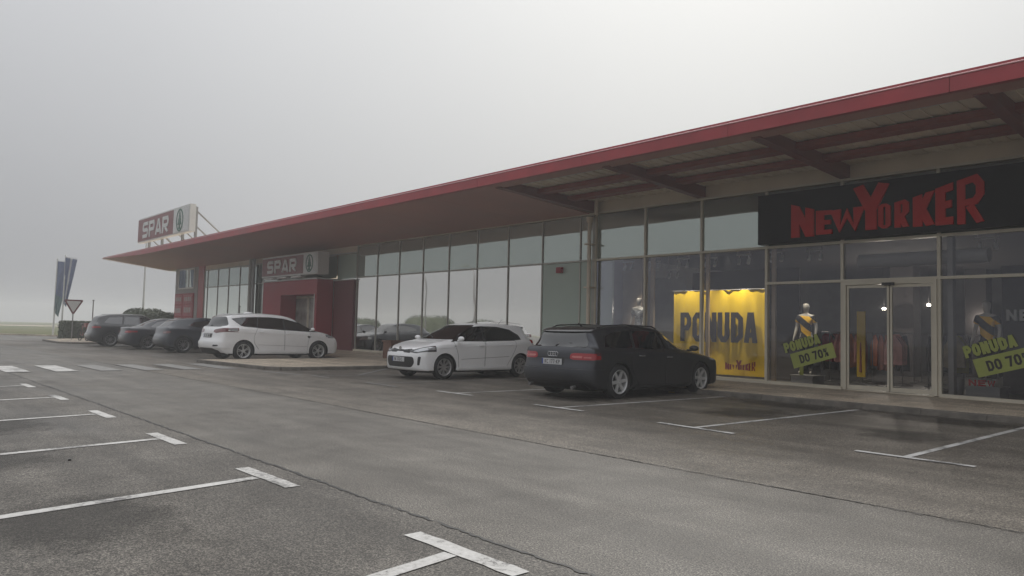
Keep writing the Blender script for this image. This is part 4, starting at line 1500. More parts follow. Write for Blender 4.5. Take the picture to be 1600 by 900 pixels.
def dome(cx, cy, rx, ry, h, seed, name='rounded_hedge', label='', n=5200, leaf=.07, group='clipped rounded hedges', power=.55):
    def surf(r2):
        a = r2.uniform(0, 2 * math.pi)
        e = math.acos(r2.uniform(0, 1))
        k = 1 + .035 * noise.noise(Vector((math.cos(a) * 3, math.sin(a) * 3, e * 3 + seed)))
        c, s_ = math.sin(e) ** power, math.cos(e) ** .75
        p = (cx + rx * c * math.cos(a) * k, cy + ry * c * math.sin(a) * k, h * s_ * k)
        return p, Vector((c * math.cos(a) / rx, c * math.sin(a) / ry, s_ / h)).normalized()
    core = MB()
    N, K = 28, 10
    v, f = [], []
    for j in range(K + 1):
        e = math.pi / 2 * j / K
        c, s_ = (math.sin(e) ** power if e > 0 else 0.001), max(0, math.cos(e)) ** .75
        for i in range(N):
            a = 2 * math.pi * i / N
            v.append((cx + rx * .96 * c * math.cos(a), cy + ry * .96 * c * math.sin(a), h * .96 * s_ - .05))
    for j in range(K):
        for i in range(N):
            f.append((j * N + i, j * N + (i + 1) % N, (j + 1) * N + (i + 1) % N, (j + 1) * N + i))
    core.add(v, f)
    return leafy(name, label, surf, leaf, n, seed, core, group=group)


dome(-57.6, 16.2, 3.6, 1.6, 2.22, 3, label='large clipped rounded hedge left of the building corner')
dome(-54.6, 17.0, 1.5, 1.3, 1.92, 9, label='smaller clipped rounded hedge close to the building corner')
dome(-68.0, 17.0, .55, .55, 1.75, 21, name='round_shrub', label='dark round shrub beyond the dark estate, the larger of two', n=900, group='small round shrubs beyond the cars')
dome(-66.2, 17.8, .45, .45, 1.62, 22, name='round_shrub', label='dark round shrub beyond the dark estate, the smaller of two', n=700, group='small round shrubs beyond the cars')


def box_hedge(x0, x1, y0, y1, h, seed, label, n=5000):
    def surf(r2):
        k = r2.random()
        if k < .45:
            return (x1, r2.uniform(y0, y1), r2.uniform(0, h)), Vector((1, 0, 0))
        if k < .6:
            return (r2.uniform(x0, x1), y0, r2.uniform(0, h)), Vector((0, -1, 0))
        if k < .7:
            return (x0, r2.uniform(y0, y1), r2.uniform(0, h)), Vector((-1, 0, 0))
        return (r2.uniform(x0, x1), r2.uniform(y0, y1), h), Vector((0, 0, 1))
    return leafy('box_hedge', label, surf, .06, n, seed, MB().box(x0 + .03, x1 - .03, y0 + .03, y1 - .03, -.05, h - .03))


box_hedge(-57.0, -55.4, 10.75, 14.3, 1.17, 5, 'square clipped dark hedge behind the give way sign')
# greenery and lamps across the car park: seen only mirrored in the shop front
dome(-68.0, -15, 5.0, 2.2, 2.75, 31, label='long rounded hedge across the car park, mirrored in the glass', n=3500)
dome(-58.0, -14.5, 2.2, 2.0, 2.3, 33, label='small rounded hedge across the car park, mirrored in the glass', n=2000)
dome(-83.0, -15.5, 2.6, 2.0, 2.6, 35, label='far rounded hedge across the car park, mirrored in the glass', n=2000)
for x, y, lab in ((-60.5, -9, 'tall curved car park lamp mirrored in the third pane'), (-52.5, -9, 'tall curved car park lamp mirrored beside the first')):
    t = thing('street_lamp', lab, 'street lamp', (x, y, 0), group='car park lamps mirrored in the glass')
    part('pole', MB().tube([(x, y, 0), (x, y, 5.0), (x - .05, y, 6.0), (x - .3, y, 6.7), (x - .8, y, 7.05), (x - 1.3, y, 7.15)], [.09, .06, .055, .05, .045, .04], 10), MT['steel'], t, smooth=True)
    part('head', bx(x - 1.9, x - 1.25, y - .12, y + .12, 7.08, 7.2), MT['alu_grey'], t)


# bicycles
def bicycle(x, y, rz, col, lab):
    t = thing('bicycle', lab, 'bicycle', (x, y, .10), R(rz), 'bicycles parked by the hedge')
    for sx_ in (-.52, .52):
        w_ = MB().lathe([(-.018, .31), (.018, .31), (.018, .345), (-.018, .345)], 28, cen=(sx_, 0, .345), closed=True)
        for k in range(10):
            a = k * math.pi / 5
            w_.tube([(sx_, 0, .345), (sx_ + .31 * math.cos(a), 0, .345 + .31 * math.sin(a))], .004, 4)
        w_ = link('wheel', w_.mesh('wheel', MT['rubber']), t)
    fr = MB().tube([(-.52, 0, .345), (-.12, 0, .30), (.36, 0, .78), (-.22, 0, .80), (-.12, 0, .30)], .018, 6).tube([(-.52, 0, .345), (-.22, 0, .80), (-.25, 0, .92)], .015, 6).tube([(.52, 0, .345), (.36, 0, .80), (.33, 0, 1.0)], .016, 6)
    link('frame', fr.mesh('frame', col), t)
    link('handlebar', MB().tube([(.25, -.28, 1.0), (.33, -.1, 1.02), (.33, .1, 1.02), (.25, .28, 1.0)], .013, 6).mesh('handlebar', MT['steel']), t)
    link('saddle', MB().sphere((-.27, 0, .95), .11, sc=(1.2, .6, .35), n=6).mesh('saddle', MT['dark'], True), t)
    link('basket', MB().box(.40, .72, -.17, .17, .80, .82).box(.40, .42, -.17, .17, .82, 1.02).box(.70, .72, -.17, .17, .82, 1.02).box(.42, .70, -.17, -.15, .82, 1.02).box(.42, .70, .15, .17, .82, 1.02).mesh('basket', col), t)


bicycle(-48.2, 10.35, 8, simple('bicycle_rose', (.28, .12, .11), .5), 'bicycle with a rose coloured frame nearest the road edge')
bicycle(-48.0, 10.9, 2, MT['brown'], 'bicycle with a brown frame beside the white box')
solo('white_box', MB().box(-51.2, -50.8, 11.75, 12.25, .1, 1.35).box(-51.23, -50.77, 11.72, 12.28, 1.351, 1.42), MT['sign_white'], 'upright white cabinet behind the parked bicycles', 'cabinet')


# ================================================================== CARS
def pchip(xs_, ys, xq):
    xs_, ys, xq = map(np.asarray, (xs_, ys, xq))
    h = np.diff(xs_)
    d = (np.diff(ys.T) / h).T
    m = np.zeros_like(ys, dtype=float)
    for i in range(1, len(xs_) - 1):
        a, b = d[i - 1], d[i]
        ok = (a * b) > 0
        with np.errstate(divide='ignore', invalid='ignore'):
            hm = 2 * a * b / (a + b)
        m[i] = np.where(ok, hm, 0)
    m[0], m[-1] = d[0], d[-1]
    k = np.clip(np.searchsorted(xs_, xq, side='right') - 1, 0, len(h) - 1)
    t = ((xq - xs_[k]) / h[k])[:, None]
    hh = h[k][:, None]
    return ((1 + 2 * t) * (1 - t) ** 2) * ys[k] + t * (1 - t) ** 2 * hh * m[k] + t * t * (3 - 2 * t) * ys[k + 1] + t * t * (t - 1) * hh * m[k + 1]


def cr_open(P_, n):
    """catmull-rom (centripetal) through the points, open"""
    P_ = [np.array(p, float) for p in P_]
    P_ = [2 * P_[0] - P_[1]] + P_ + [2 * P_[-1] - P_[-2]]
    out = []
    for i in range(1, len(P_) - 2):
        p0, p1, p2, p3 = P_[i - 1:i + 3]
        t0 = 0
        t1 = t0 + max(1e-4, np.linalg.norm(p1 - p0)) ** .5
        t2 = t1 + max(1e-4, np.linalg.norm(p2 - p1)) ** .5
        t3 = t2 + max(1e-4, np.linalg.norm(p3 - p2)) ** .5
        for k in range(n):
            t = t1 + (t2 - t1) * k / n
            a1 = (t1 - t) / (t1 - t0) * p0 + (t - t0) / (t1 - t0) * p1
            a2 = (t2 - t) / (t2 - t1) * p1 + (t - t1) / (t2 - t1) * p2
            a3 = (t3 - t) / (t3 - t2) * p2 + (t - t2) / (t3 - t2) * p3
            b1 = (t2 - t) / (t2 - t0) * a1 + (t - t0) / (t2 - t0) * a2
            b2 = (t3 - t) / (t3 - t1) * a2 + (t - t1) / (t3 - t1) * a3
            out.append((t2 - t) / (t2 - t1) * b1 + (t - t1) / (t2 - t1) * b2)
    out.append(P_[-2])
    return out


def car_solid(sp, e=0.0):
    hw, hr = sp['hw'], sp['hr']
    low_f, up, low_r = sp['low_f'], sp['up'], sp['low_r']
    belt = sp['belt']
    xf = max(p[0] for p in low_f)
    xr = min(p[0] for p in low_r)
    bx_ = [b[0] for b in belt][::-1]
    bz = [b[1] for b in belt][::-1]
    ctrl = list(low_f) + list(up) + list(low_r)
    dense = cr_open(ctrl, 5)
    xa, xb = dense[-1][0], dense[0][0]
    zb = sp['floor']
    m = 14
    kinds = []
    for q in dense:
        kinds.append('U' if q[1] > np.interp(q[0], bx_, bz) + .004 else 'L')
    bott = [(xa + (xb - xa) * i / (m + 1), zb) for i in range(1, m + 1)]
    pts = [tuple(q) for q in dense] + bott
    kinds += ['B'] * len(bott)
    # ring key tables
    # idx      0    1     2     3       4        5        6      7      8
    yU = [0, .40 * hr, .74 * hr, hr, hr + .035, .945 * hw, .975 * hw, .995 * hw, hw + .002]
    fU = [1, .998, .988, .962, .87, 0, 0, 0, 0]
    dU = [0, 0, 0, 0, 0, 0, .035, .12, .26]
    yL = [0, .34 * hw, .62 * hw, .80 * hw, .86 * hw, .95 * hw, .98 * hw, .995 * hw, hw + .004]
    pl_ = [0, .012, .045, .095, .125, .20, .25, .30, .36]
    zB = [0, 0, 0, .005, .01, .025, .045, .075, .15]
    cl = sp.get('pull', 1.0)
    keys = []
    zmid = sp.get('zmid', .55)
    for k in range(9):
        ring = []
        for (x, z), kd in zip(pts, kinds):
            xe = xf if x > 0 else -xr
            s = max(0, (abs(x) - .50 * xe) / (.5 * xe)) ** 1.8
            pull = pl_[k] * cl * s * (1 if x > 0 else sp.get('pull_r', .75))
            nx_ = x - math.copysign(pull, x)
            if kd == 'U':
                b = float(np.interp(x, bx_, bz))
                zz = b + fU[k] * (z - b) - dU[k]
                yy2 = yU[k]
                # hood and boot sides: full width sooner than the cabin
                hgt = z - b
                if hgt < .16:
                    w_ = 1 - max(0, hgt) / .16
                    yy2 = yU[k] * (1 - w_) + yL[k] * w_
                g_ = sp.get('ws', .10) * (yU[k] / hr) ** 2 if k <= 4 else sp.get('ws', .10)
                if z - b > .05:
                    if x > sp['xtop_f']:
                        nx_ -= g_ * min(1, (x - sp['xtop_f']) / .35) * max(0, min(1, (sp['cowl'] + .1 - x) / .3))
                    elif x < sp['xtop_r']:
                        nx_ += g_ * .6 * min(1, (sp['xtop_r'] - x) / .3)
            elif kd == 'L':
                zz = z
                b = float(np.interp(x, bx_, bz))
                top = b - dU[k]
                zz = min(zz, top)
                zz = max(zz, zb + zB[k])
                yy2 = yL[k]
            else:
                zz = z + zB[k]
                yy2 = yL[k] * .985 if k < 7 else yL[k]
                nx_ = x
            if k == 8:
                zz = zz + .12 * (zmid - zz)
            ring.append((nx_, yy2, zz))
        keys.append(ring)
    K = np.array(keys)
    nk, npnt = K.shape[0], K.shape[1]
    tq = []
    sub = [2, 2, 3, 2, 5, 3, 3, 3]
    for i in range(nk - 1):
        tq += [i + j / sub[i] for j in range(sub[i])]
    tq.append(nk - 1)
    D = pchip(np.arange(nk), K.reshape(nk, -1), np.array(tq)).reshape(len(tq), npnt, 3)
    rings = [r_.copy() for r_ in D[::-1]]
    for r_ in rings:
        r_[:, 1] *= -1
    rings = rings + [r_ for r_ in D[1:]]
    v = [tuple(p) for r_ in rings for p in r_]
    f = []
    nr = len(rings)
    for i in range(nr - 1):
        for j in range(npnt):
            j2 = (j + 1) % npnt
            f.append((i * npnt + j, (i + 1) * npnt + j, (i + 1) * npnt + j2, i * npnt + j2))
    f.append(tuple(range(npnt)))
    f.append(tuple((nr - 1) * npnt + j for j in range(npnt))[::-1])
    me = bpy.data.meshes.new('solid')
    me.from_pydata(v, [], f)
    bm = bmesh.new()
    bm.from_mesh(me)
    bmesh.ops.recalc_face_normals(bm, faces=bm.faces)
    bm.to_mesh(me)
    bm.free()
    return me


def inflate(me, e):
    m2 = me.copy()
    bm = bmesh.new()
    bm.from_mesh(m2)
    bm.normal_update()
    ns_ = [v.normal.copy() for v in bm.verts]
    for v, n in zip(bm.verts, ns_):
        v.co += n * e
    bm.to_mesh(m2)
    bm.free()
    return m2


def boolean(a, b, op):
    oa = bpy.data.objects.new('a', a)
    ob = bpy.data.objects.new('b', b)
    COL.objects.link(oa)
    COL.objects.link(ob)
    md = oa.modifiers.new('b', 'BOOLEAN')
    md.operation = op
    md.object = ob
    md.solver = 'EXACT'
    try:
        md.material_mode = 'TRANSFER'
    except Exception:
        pass
    dg = bpy.context.evaluated_depsgraph_get()
    dg.update()
    out = bpy.data.meshes.new_from_object(oa.evaluated_get(dg), depsgraph=dg)
    bpy.data.objects.remove(oa)
    bpy.data.objects.remove(ob)
    return out


def rpoly(pts, r=.03, n=3):
    """round the corners of a polygon"""
    out = []
    N = len(pts)
    for i in range(N):
        p, a, b = Vector(pts[i]), Vector(pts[i - 1]), Vector(pts[(i + 1) % N])
        da, db = (a - p), (b - p)
        k = min(r, da.length * .45, db.length * .45)
        p1, p2 = p + da.normalized() * k, p + db.normalized() * k
        for j in range(n + 1):
            t = j / n
            out.append(tuple(p1.lerp(p, t).lerp(p.lerp(p2, t), t)))
    return out


def grow(pts, d):
    N = len(pts)
    ar = sum(pts[i][0] * pts[(i + 1) % N][1] - pts[(i + 1) % N][0] * pts[i][1] for i in range(N))
    s = -1 if ar > 0 else 1
    out = []
    for i in range(N):
        p, a, b = Vector(pts[i]), Vector(pts[i - 1]), Vector(pts[(i + 1) % N])
        d1, d2 = (p - a).normalized(), (b - p).normalized()
        n = (Vector((-d1.y, d1.x)) + Vector((-d2.y, d2.x)))
        n = n.normalized() if n.length > 1e-5 else Vector((-d1.y, d1.x))
        out.append(tuple(p + n * d * s))
    return out


class CarMaker:
    def __init__(s, sp, paint):
        s.sp = sp
        s.base = car_solid(sp)
        s.paint = paint
        s.parts = []                                # (name, mesh, children[(name, mesh)], label)
        s.infl = {}
        s.band_polys = []

    def shell(s, e):
        if e not in s.infl:
            s.infl[e] = inflate(s.base, e)
        return s.infl[e]

    def cut(s, name, prism_mb, mat, e=.004, kids=(), label=None, sharp=30):
        cutter = prism_mb.mesh('cut', [mat], fix=True)
        src = s.shell(e).copy()
        src.materials.append(mat)
        me = boolean(src, cutter, 'INTERSECT')
        if len(me.polygons) == 0:
            print('EMPTY PART', name)
            return
        me.name = name
        me.materials.clear()
        me.materials.append(mat)
        me.polygons.foreach_set('material_index', [0] * len(me.polygons))
        me.polygons.foreach_set('use_smooth', [True] * len(me.polygons))
        me.set_sharp_from_angle(angle=R(sharp))
        s.parts.append((name, me, list(kids), label))
        return me

    def side(s, name, poly, mat, e=.004, r=.03, y0=.30, kids=None, label=None, sides=(1, -1), label2=None):
        pp = rpoly(poly, r) if r else poly
        for sd in sides:
            mb = MB().prism(pp, 1, sd * y0, sd * 1.3)
            s.cut(name, mb, mat, e, kids=(kids(sd) if kids else ()), label=label)

    def end(s, name, poly, mat, x0, x1, e=.004, r=.03, mirror=False, kids=None, label=None):
        """poly in (y,z), between x0 and x1"""
        pp = rpoly(poly, r) if r else poly
        for sd in ((1, -1) if mirror else (1,)):
            q = [(sd * a, b) for a, b in pp]
            if sd < 0:
                q = q[::-1]
            s.cut(name, MB().prism(q, 0, x0, x1), mat, e, kids=(kids(sd) if kids else ()), label=label)

    def body(s):
        sp = s.sp
        me = s.base.copy()
        me.materials.append(s.paint)
        me.materials.append(MT['dark'])
        for p in me.polygons:
            if p.center.z < sp['floor'] + .06 and p.normal.z < -.3:
                p.material_index = 1
        for ax in (sp['wb'] / 2, -sp['wb'] / 2):
            for sd in (1, -1):
                c = MB()
                n = 40
                ra = sp['ra']
                poly = [(ax + ra * math.cos(2 * math.pi * k / n), sp['rw'] + ra * 1.0 * math.sin(2 * math.pi * k / n)) for k in range(n)]
                c.prism(poly, 1, sd * (sp['hw'] - .30), sd * 1.4)
                cm = c.mesh('c', [MT['dark']], fix=True)
                me = boolean(me, cm, 'DIFFERENCE')
        me.name = 'body'
        me.polygons.foreach_set('use_smooth', [True] * len(me.polygons))
        me.set_sharp_from_angle(angle=R(35))
        return me


def wheel_meshes(r, w, style, rimmat):
    rr_ = r * (.70 if style != 'steel' else .66)
    tyre = MB().lathe([(-w / 2 + .02, rr_ - .01), (-w / 2, rr_ + .02), (-w / 2 + .005, r - .035), (-w / 2 + .03, r - .005), (-w * .2, r), (w * .2, r), (w / 2 - .03, r - .005), (w / 2 - .005, r - .035), (w / 2, rr_ + .02), (w / 2 - .02, rr_ - .01)], 48, closed=True)
    tm = tyre.mesh('tyre', MT['rubber'], True)
    rim = MB()
    o = w / 2 - .012
    rim.lathe([(o - .005, rr_ + .002), (o + .004, rr_ - .006), (o - .012, rr_ - .028), (-w / 2 + .03, rr_ - .045), (-w / 2 + .02, rr_ - .002)], 48)
    ns_ = {'audi': 6, 'smax': 10, 'kia': 16, 'dark': 10}.get(style, 5)
    for k in range(ns_):
        a = 2 * math.pi * k / ns_ + .3
        if style == 'smax':
            a = 2 * math.pi * (k // 2) / 5 + (.17 if k % 2 else -.17) + .3
        if style == 'kia':
            a = 2 * math.pi * (k // 2) / 8 + (.13 if k % 2 else -.13)
        wi, wo_ = {'audi': (.040, .030), 'smax': (.012, .017), 'kia': (.012, .013), 'dark': (.012, .014)}.get(style, (.02, .02))
        mt_ = Matrix.Rotation(-a, 4, 'Y')
        ye = o - .012
        q = [(.045, wi), (rr_ * .55, wi * .9), (rr_ - .018, wo_)]
        v = []
        for x, h in q:
            yy3 = ye + .004 - .012 * (1 - x / rr_)
            for (dy, dz) in ((0, h * .8), (0, -h * .8), (-.028, -h), (-.028, h)):
                v.append(mt_ @ Vector((x, yy3 + dy, dz)))
        f = []
        for i in range(2):
            for j in range(4):
                f.append((i * 4 + j, i * 4 + (j + 1) % 4, i * 4 + 4 + (j + 1) % 4, i * 4 + 4 + j))
        rim.add(v, f)
    rim.lathe([(o - .03, .001), (o - .012, .02), (o - .014, .05), (o - .035, .062), (o - .06, .06)], 24)
    rm = rim.mesh('rim', rimmat, True)
    bk = MB().lathe([(-.01, .001), (-.01, rr_ - .035), (-.03, rr_ - .035), (-.03, .001)], 24).mesh('brake_disc', MT['dark'], True)
    return tm, rm, bk


def plate_meshes(txt):
    a = MB().box(0, .012, -.26, .26, -.056, .056).mesh('number_plate', MT['plate'])
    b = text_mb(txt, .075, .042, .011, .011, lambda u, v, d: (.012 + d, u, v), .002)
    wd = b.width
    b.v = [(x, y - wd / 2 + .02, z - .0375) for x, y, z in b.v]
    b = b.mesh('plate_text', MT['ink'])
    c = MB().box(.0121, .0135, -.258, -.222, -.054, .054).mesh('plate_band', MT['blue'])
    return a, b, c


def assemble(sp, paint, build, wheel_style, rimmat, plate_txt=None, plate_pos=()):
    cm = CarMaker(sp, paint)
    body = cm.body()
    build(cm)
    wm = wheel_meshes(sp['rw'], sp.get('ww', .21), wheel_style, rimmat)
    pm = plate_meshes(plate_txt) if plate_txt else None

    def make(label, x, y, heading, paint2=None, group=None):
        t = thing('parked_car', label, 'car', (x, y, .003), heading, group)

        def lk(n, m, p, **k):
            o = link(n, m, p, **k)
            if paint2:
                for i, sl_ in enumerate(o.material_slots):
                    if sl_.material == paint:
                        sl_.link = 'OBJECT'
                        sl_.material = paint2
            return o
        lk('body', body, t)
        for n, m, kids, lab in cm.parts:
            o = lk(n, m, t)
            if lab:
                o['label'] = lab
            for kn, km in kids:
                lk(kn, km, o)
        for ax in (sp['wb'] / 2, -sp['wb'] / 2):
            for sd in (1, -1):
                w_ = bpy.data.objects.new('wheel', None)
                COL.objects.link(w_)
                w_.parent = t
                w_.location = (ax, sd * (sp['hw'] - .11), sp['rw'])
                w_.rotation_euler = (0, rnd.uniform(0, 1.2), 0 if sd > 0 else math.pi)
                for nm, m in zip(('tyre', 'rim', 'brake_disc'), wm):
                    link(nm, m, w_)
        if pm:
            for px, pz, back in plate_pos:
                o = link('number_plate', pm[0], t, (px, 0, pz), (0, 0, math.pi if back else 0))
                link('plate_text', pm[1], o)
                link('plate_band', pm[2], o)
        return t
    return make


def mirror_kid(paint, x, z, hw):
    def k(sd):
        mb = MB()
        mb.sphere((x, sd * (hw + .10), z), .12, sc=(.50, .95, .52), n=8)
        mb.tube([(x - .02, sd * (hw - .06), z - .05), (x - .02, sd * (hw + .05), z - .04)], .025, 8)
        return [('wing_mirror', mb.mesh('wing_mirror', paint, True))]
    return k


def handle_kid(mat, pts, hw):
    def k(sd):
        mb = MB()
        for x, z in pts:
            mb.tube([(x - .09, sd * (hw - .004), z), (x - .07, sd * (hw + .022), z), (x + .07, sd * (hw + .022), z), (x + .09, sd * (hw - .004), z)], .012, 8)
        return [('door_handle', mb.mesh('door_handle', mat, True))]
    return k


def doors(cm, paint, polys, hmat, handles, hw, mirror):
    for i, (poly, hd) in enumerate(zip(polys, handles)):
        cm.side('door_seam', grow(poly, .0035), MT['dark'], .0012, .05)
        hk = handle_kid(hmat, [hd], hw)
        mk_ = mirror_kid(mirror[0], mirror[1], mirror[2], hw) if (mirror and i == 0) else None
        cm.side('door', grow(poly, -.006), paint, .0030, .05, kids=(lambda sd, hk=hk, mk_=mk_: hk(sd) + (mk_(sd) if mk_ else [])))


# ---- white hatchback (nose towards the lane)
kia = dict(hw=.862, hr=.605, wb=2.58, rw=.312, ra=.352, floor=.17, ww=.195, xtop_f=.15, xtop_r=-1.35, cowl=1.12, ws=.12,
           low_f=[(1.92, .20), (2.07, .24), (2.105, .42), (2.10, .60), (2.04, .72)],
           up=[(1.92, .80), (1.55, .915), (1.13, .995), (.66, 1.225), (.18, 1.395), (-.30, 1.445), (-.85, 1.440), (-1.36, 1.400), (-1.64, 1.335), (-1.75, 1.20), (-1.86, 1.02)],
           low_r=[(-1.915, .90), (-1.935, .70), (-1.945, .50), (-1.91, .28), (-1.72, .20)],
           belt=[(2.2, .74), (1.9, .78), (1.4, .88), (1.0, .925), (0, .955), (-1.0, .985), (-1.6, 1.02), (-2.0, 1.0)])


def build_kia(c):
    p = MT['p_white']
    gl = MT['glass_car']
    c.side('shoulder_line', [(1.5, .80), (.9, .835), (-1.1, .895), (-1.75, .93), (-1.75, .905), (-1.1, .87), (.9, .81), (1.5, .775)], p, .008, 0, y0=.5)
    c.side('side_skirt', [(.90, .215), (.90, .30), (-.90, .33), (-.90, .215)], p, .012, .01, y0=.6)
    c.side('window_surround', [(1.03, .955), (.64, 1.185), (.28, 1.345), (.0, 1.365), (-.55, 1.36), (-.98, 1.295), (-1.26, 1.15), (-1.32, 1.04), (-1.0, 1.0), (0, .965)], MT['dark'], .0028, .03)
    c.side('side_window', [(1.0, .965), (.62, 1.18), (.30, 1.325), (.18, 1.345), (.02, 1.35), (.02, .99)], gl, .004, .03)
    c.side('side_window', [(-.05, .99), (-.05, 1.35), (-.55, 1.345), (-.95, 1.28), (-1.22, 1.14), (-1.28, 1.05), (-1.0, 1.02)], gl, .004, .04)
    c.side('door_crease_shade', [(.78, .50), (.78, .512), (-.85, .575), (-.85, .563)], MT['rim_mid'], .0042, 0, y0=.6)  # grey strip paints the shade line of the lower door crease
    c.side('window_trim', [(1.06, .945), (1.0, .975), (-1.30, 1.045), (-1.34, 1.03), (-1.0, .995), (0, .965)], MT['dark'], .0022, .01)
    c.end('windshield', [(-.75, 1.005), (.75, 1.005), (.585, 1.39), (-.585, 1.39)], gl, .16, 1.20, .004, .05)
    c.end('rear_window', [(-.64, 1.04), (.64, 1.04), (.53, 1.345), (-.53, 1.345)], gl, -2.1, -1.55, .004, .06)
    c.end('headlight', [(.52, .695), (.66, .685), (.87, .74), (.87, .83), (.74, .79), (.55, .725)], MT['lamp_clear'], 1.58, 2.3, .007, .015, mirror=True)
    c.end('headlight_housing', [(.40, .675), (.62, .655), (.875, .70), (.875, .865), (.72, .82), (.50, .745), (.40, .745)], MT['glass_car'], 1.565, 2.3, .005, .02, mirror=True)
    c.end('grille', [(-.41, .665), (-.18, .665), (-.12, .69), (.12, .69), (.18, .665), (.41, .655), (.41, .76), (.14, .735), (-.14, .735), (-.41, .76)], MT['dark'], 1.6, 2.3, .005, .01)
    c.end('lower_grille', [(-.50, .30), (.50, .30), (.60, .42), (.56, .565), (-.56, .565), (-.60, .42)], MT['dark'], 1.6, 2.3, .004, .07)
    c.end('fog_lamp', [(.68, .36), (.735, .36), (.765, .57), (.70, .57)], MT['dark'], 1.4, 2.3, .004, .02, mirror=True)
    c.end('bumper_lip', [(-.78, .15), (.78, .15), (.78, .215), (-.78, .215)], MT['dark'], 1.2, 2.3, .006, .01)
    c.side('taillight', [(-1.68, .93), (-1.62, 1.03), (-1.80, 1.03), (-1.98, .96), (-1.98, .78), (-1.86, .80)], MT['lamp_red'], .005, .02, y0=.45)
    c.side('sill', [(.90, .16), (.90, .215), (-.90, .215), (-.90, .16)], MT['dark'], .004, .01, y0=.6)
    doors(c, p, [[(1.0, .96), (.88, .60), (.86, .25), (.02, .25), (-.02, .97)], [(-.04, .97), (.0, .25), (-.72, .25), (-.98, .60), (-1.12, .85), (-1.10, 1.0)]], p, [(.12, .86), (-.90, .885)], .862, (p, .88, 1.03))
    c.side('fuel_mark', [(.93, .83), (1.0, .83), (1.0, .85), (.93, .85)], MT['rim_grey'], .005, 0)
    c.parts.append(('badge', MB().lathe([(0, .001), (0, .05), (.01, .05), (.01, .001)], 20, axis='x', cen=(2.062, 0, .765)).mesh('badge', MT['chrome']), [], None))
    c.parts.append(('aerial', MB().tube([(-1.15, 0, 1.41), (-1.32, 0, 1.58)], [.006, .004], 6).mesh('aerial', MT['dark']), [], None))
    c.parts.append(('wiper', MB().tube([(1.14, .10, 1.035), (1.0, -.20, 1.10), (.95, -.50, 1.10)], .008, 6).mesh('wiper', MT['dark']), [], None))


mk_kia = assemble(kia, MT['p_white'], build_kia, 'kia', MT['rim_mid'], 'SK 172-CI', [(2.112, .49, False)])
mk_kia('white hatchback parked nose out between the dark grey estate and the pavement corner', -15.88, 12.59, R(-90.1))

# ---- dark matt estate
audi = dict(hw=.912, hr=.61, wb=2.81, rw=.335, ra=.375, floor=.16, ww=.235, xtop_f=.20, xtop_r=-1.90, cowl=1.18, ws=.13, pull_r=.8,
            low_f=[(2.05, .20), (2.24, .25), (2.29, .42), (2.28, .60), (2.20, .72)],
            up=[(2.02, .765), (1.60, .865), (1.14, .945), (.72, 1.17), (.28, 1.345), (-.20, 1.415), (-.85, 1.425), (-1.50, 1.385), (-1.98, 1.31), (-2.10, 1.26), (-2.25, 1.00)],
            low_r=[(-2.31, .90), (-2.34, .72), (-2.385, .55), (-2.37, .36), (-2.24, .23)],
            belt=[(2.4, .74), (2.0, .77), (1.4, .86), (1.0, .90), (0, .93), (-1.2, .955), (-1.9, .965), (-2.4, .94)])


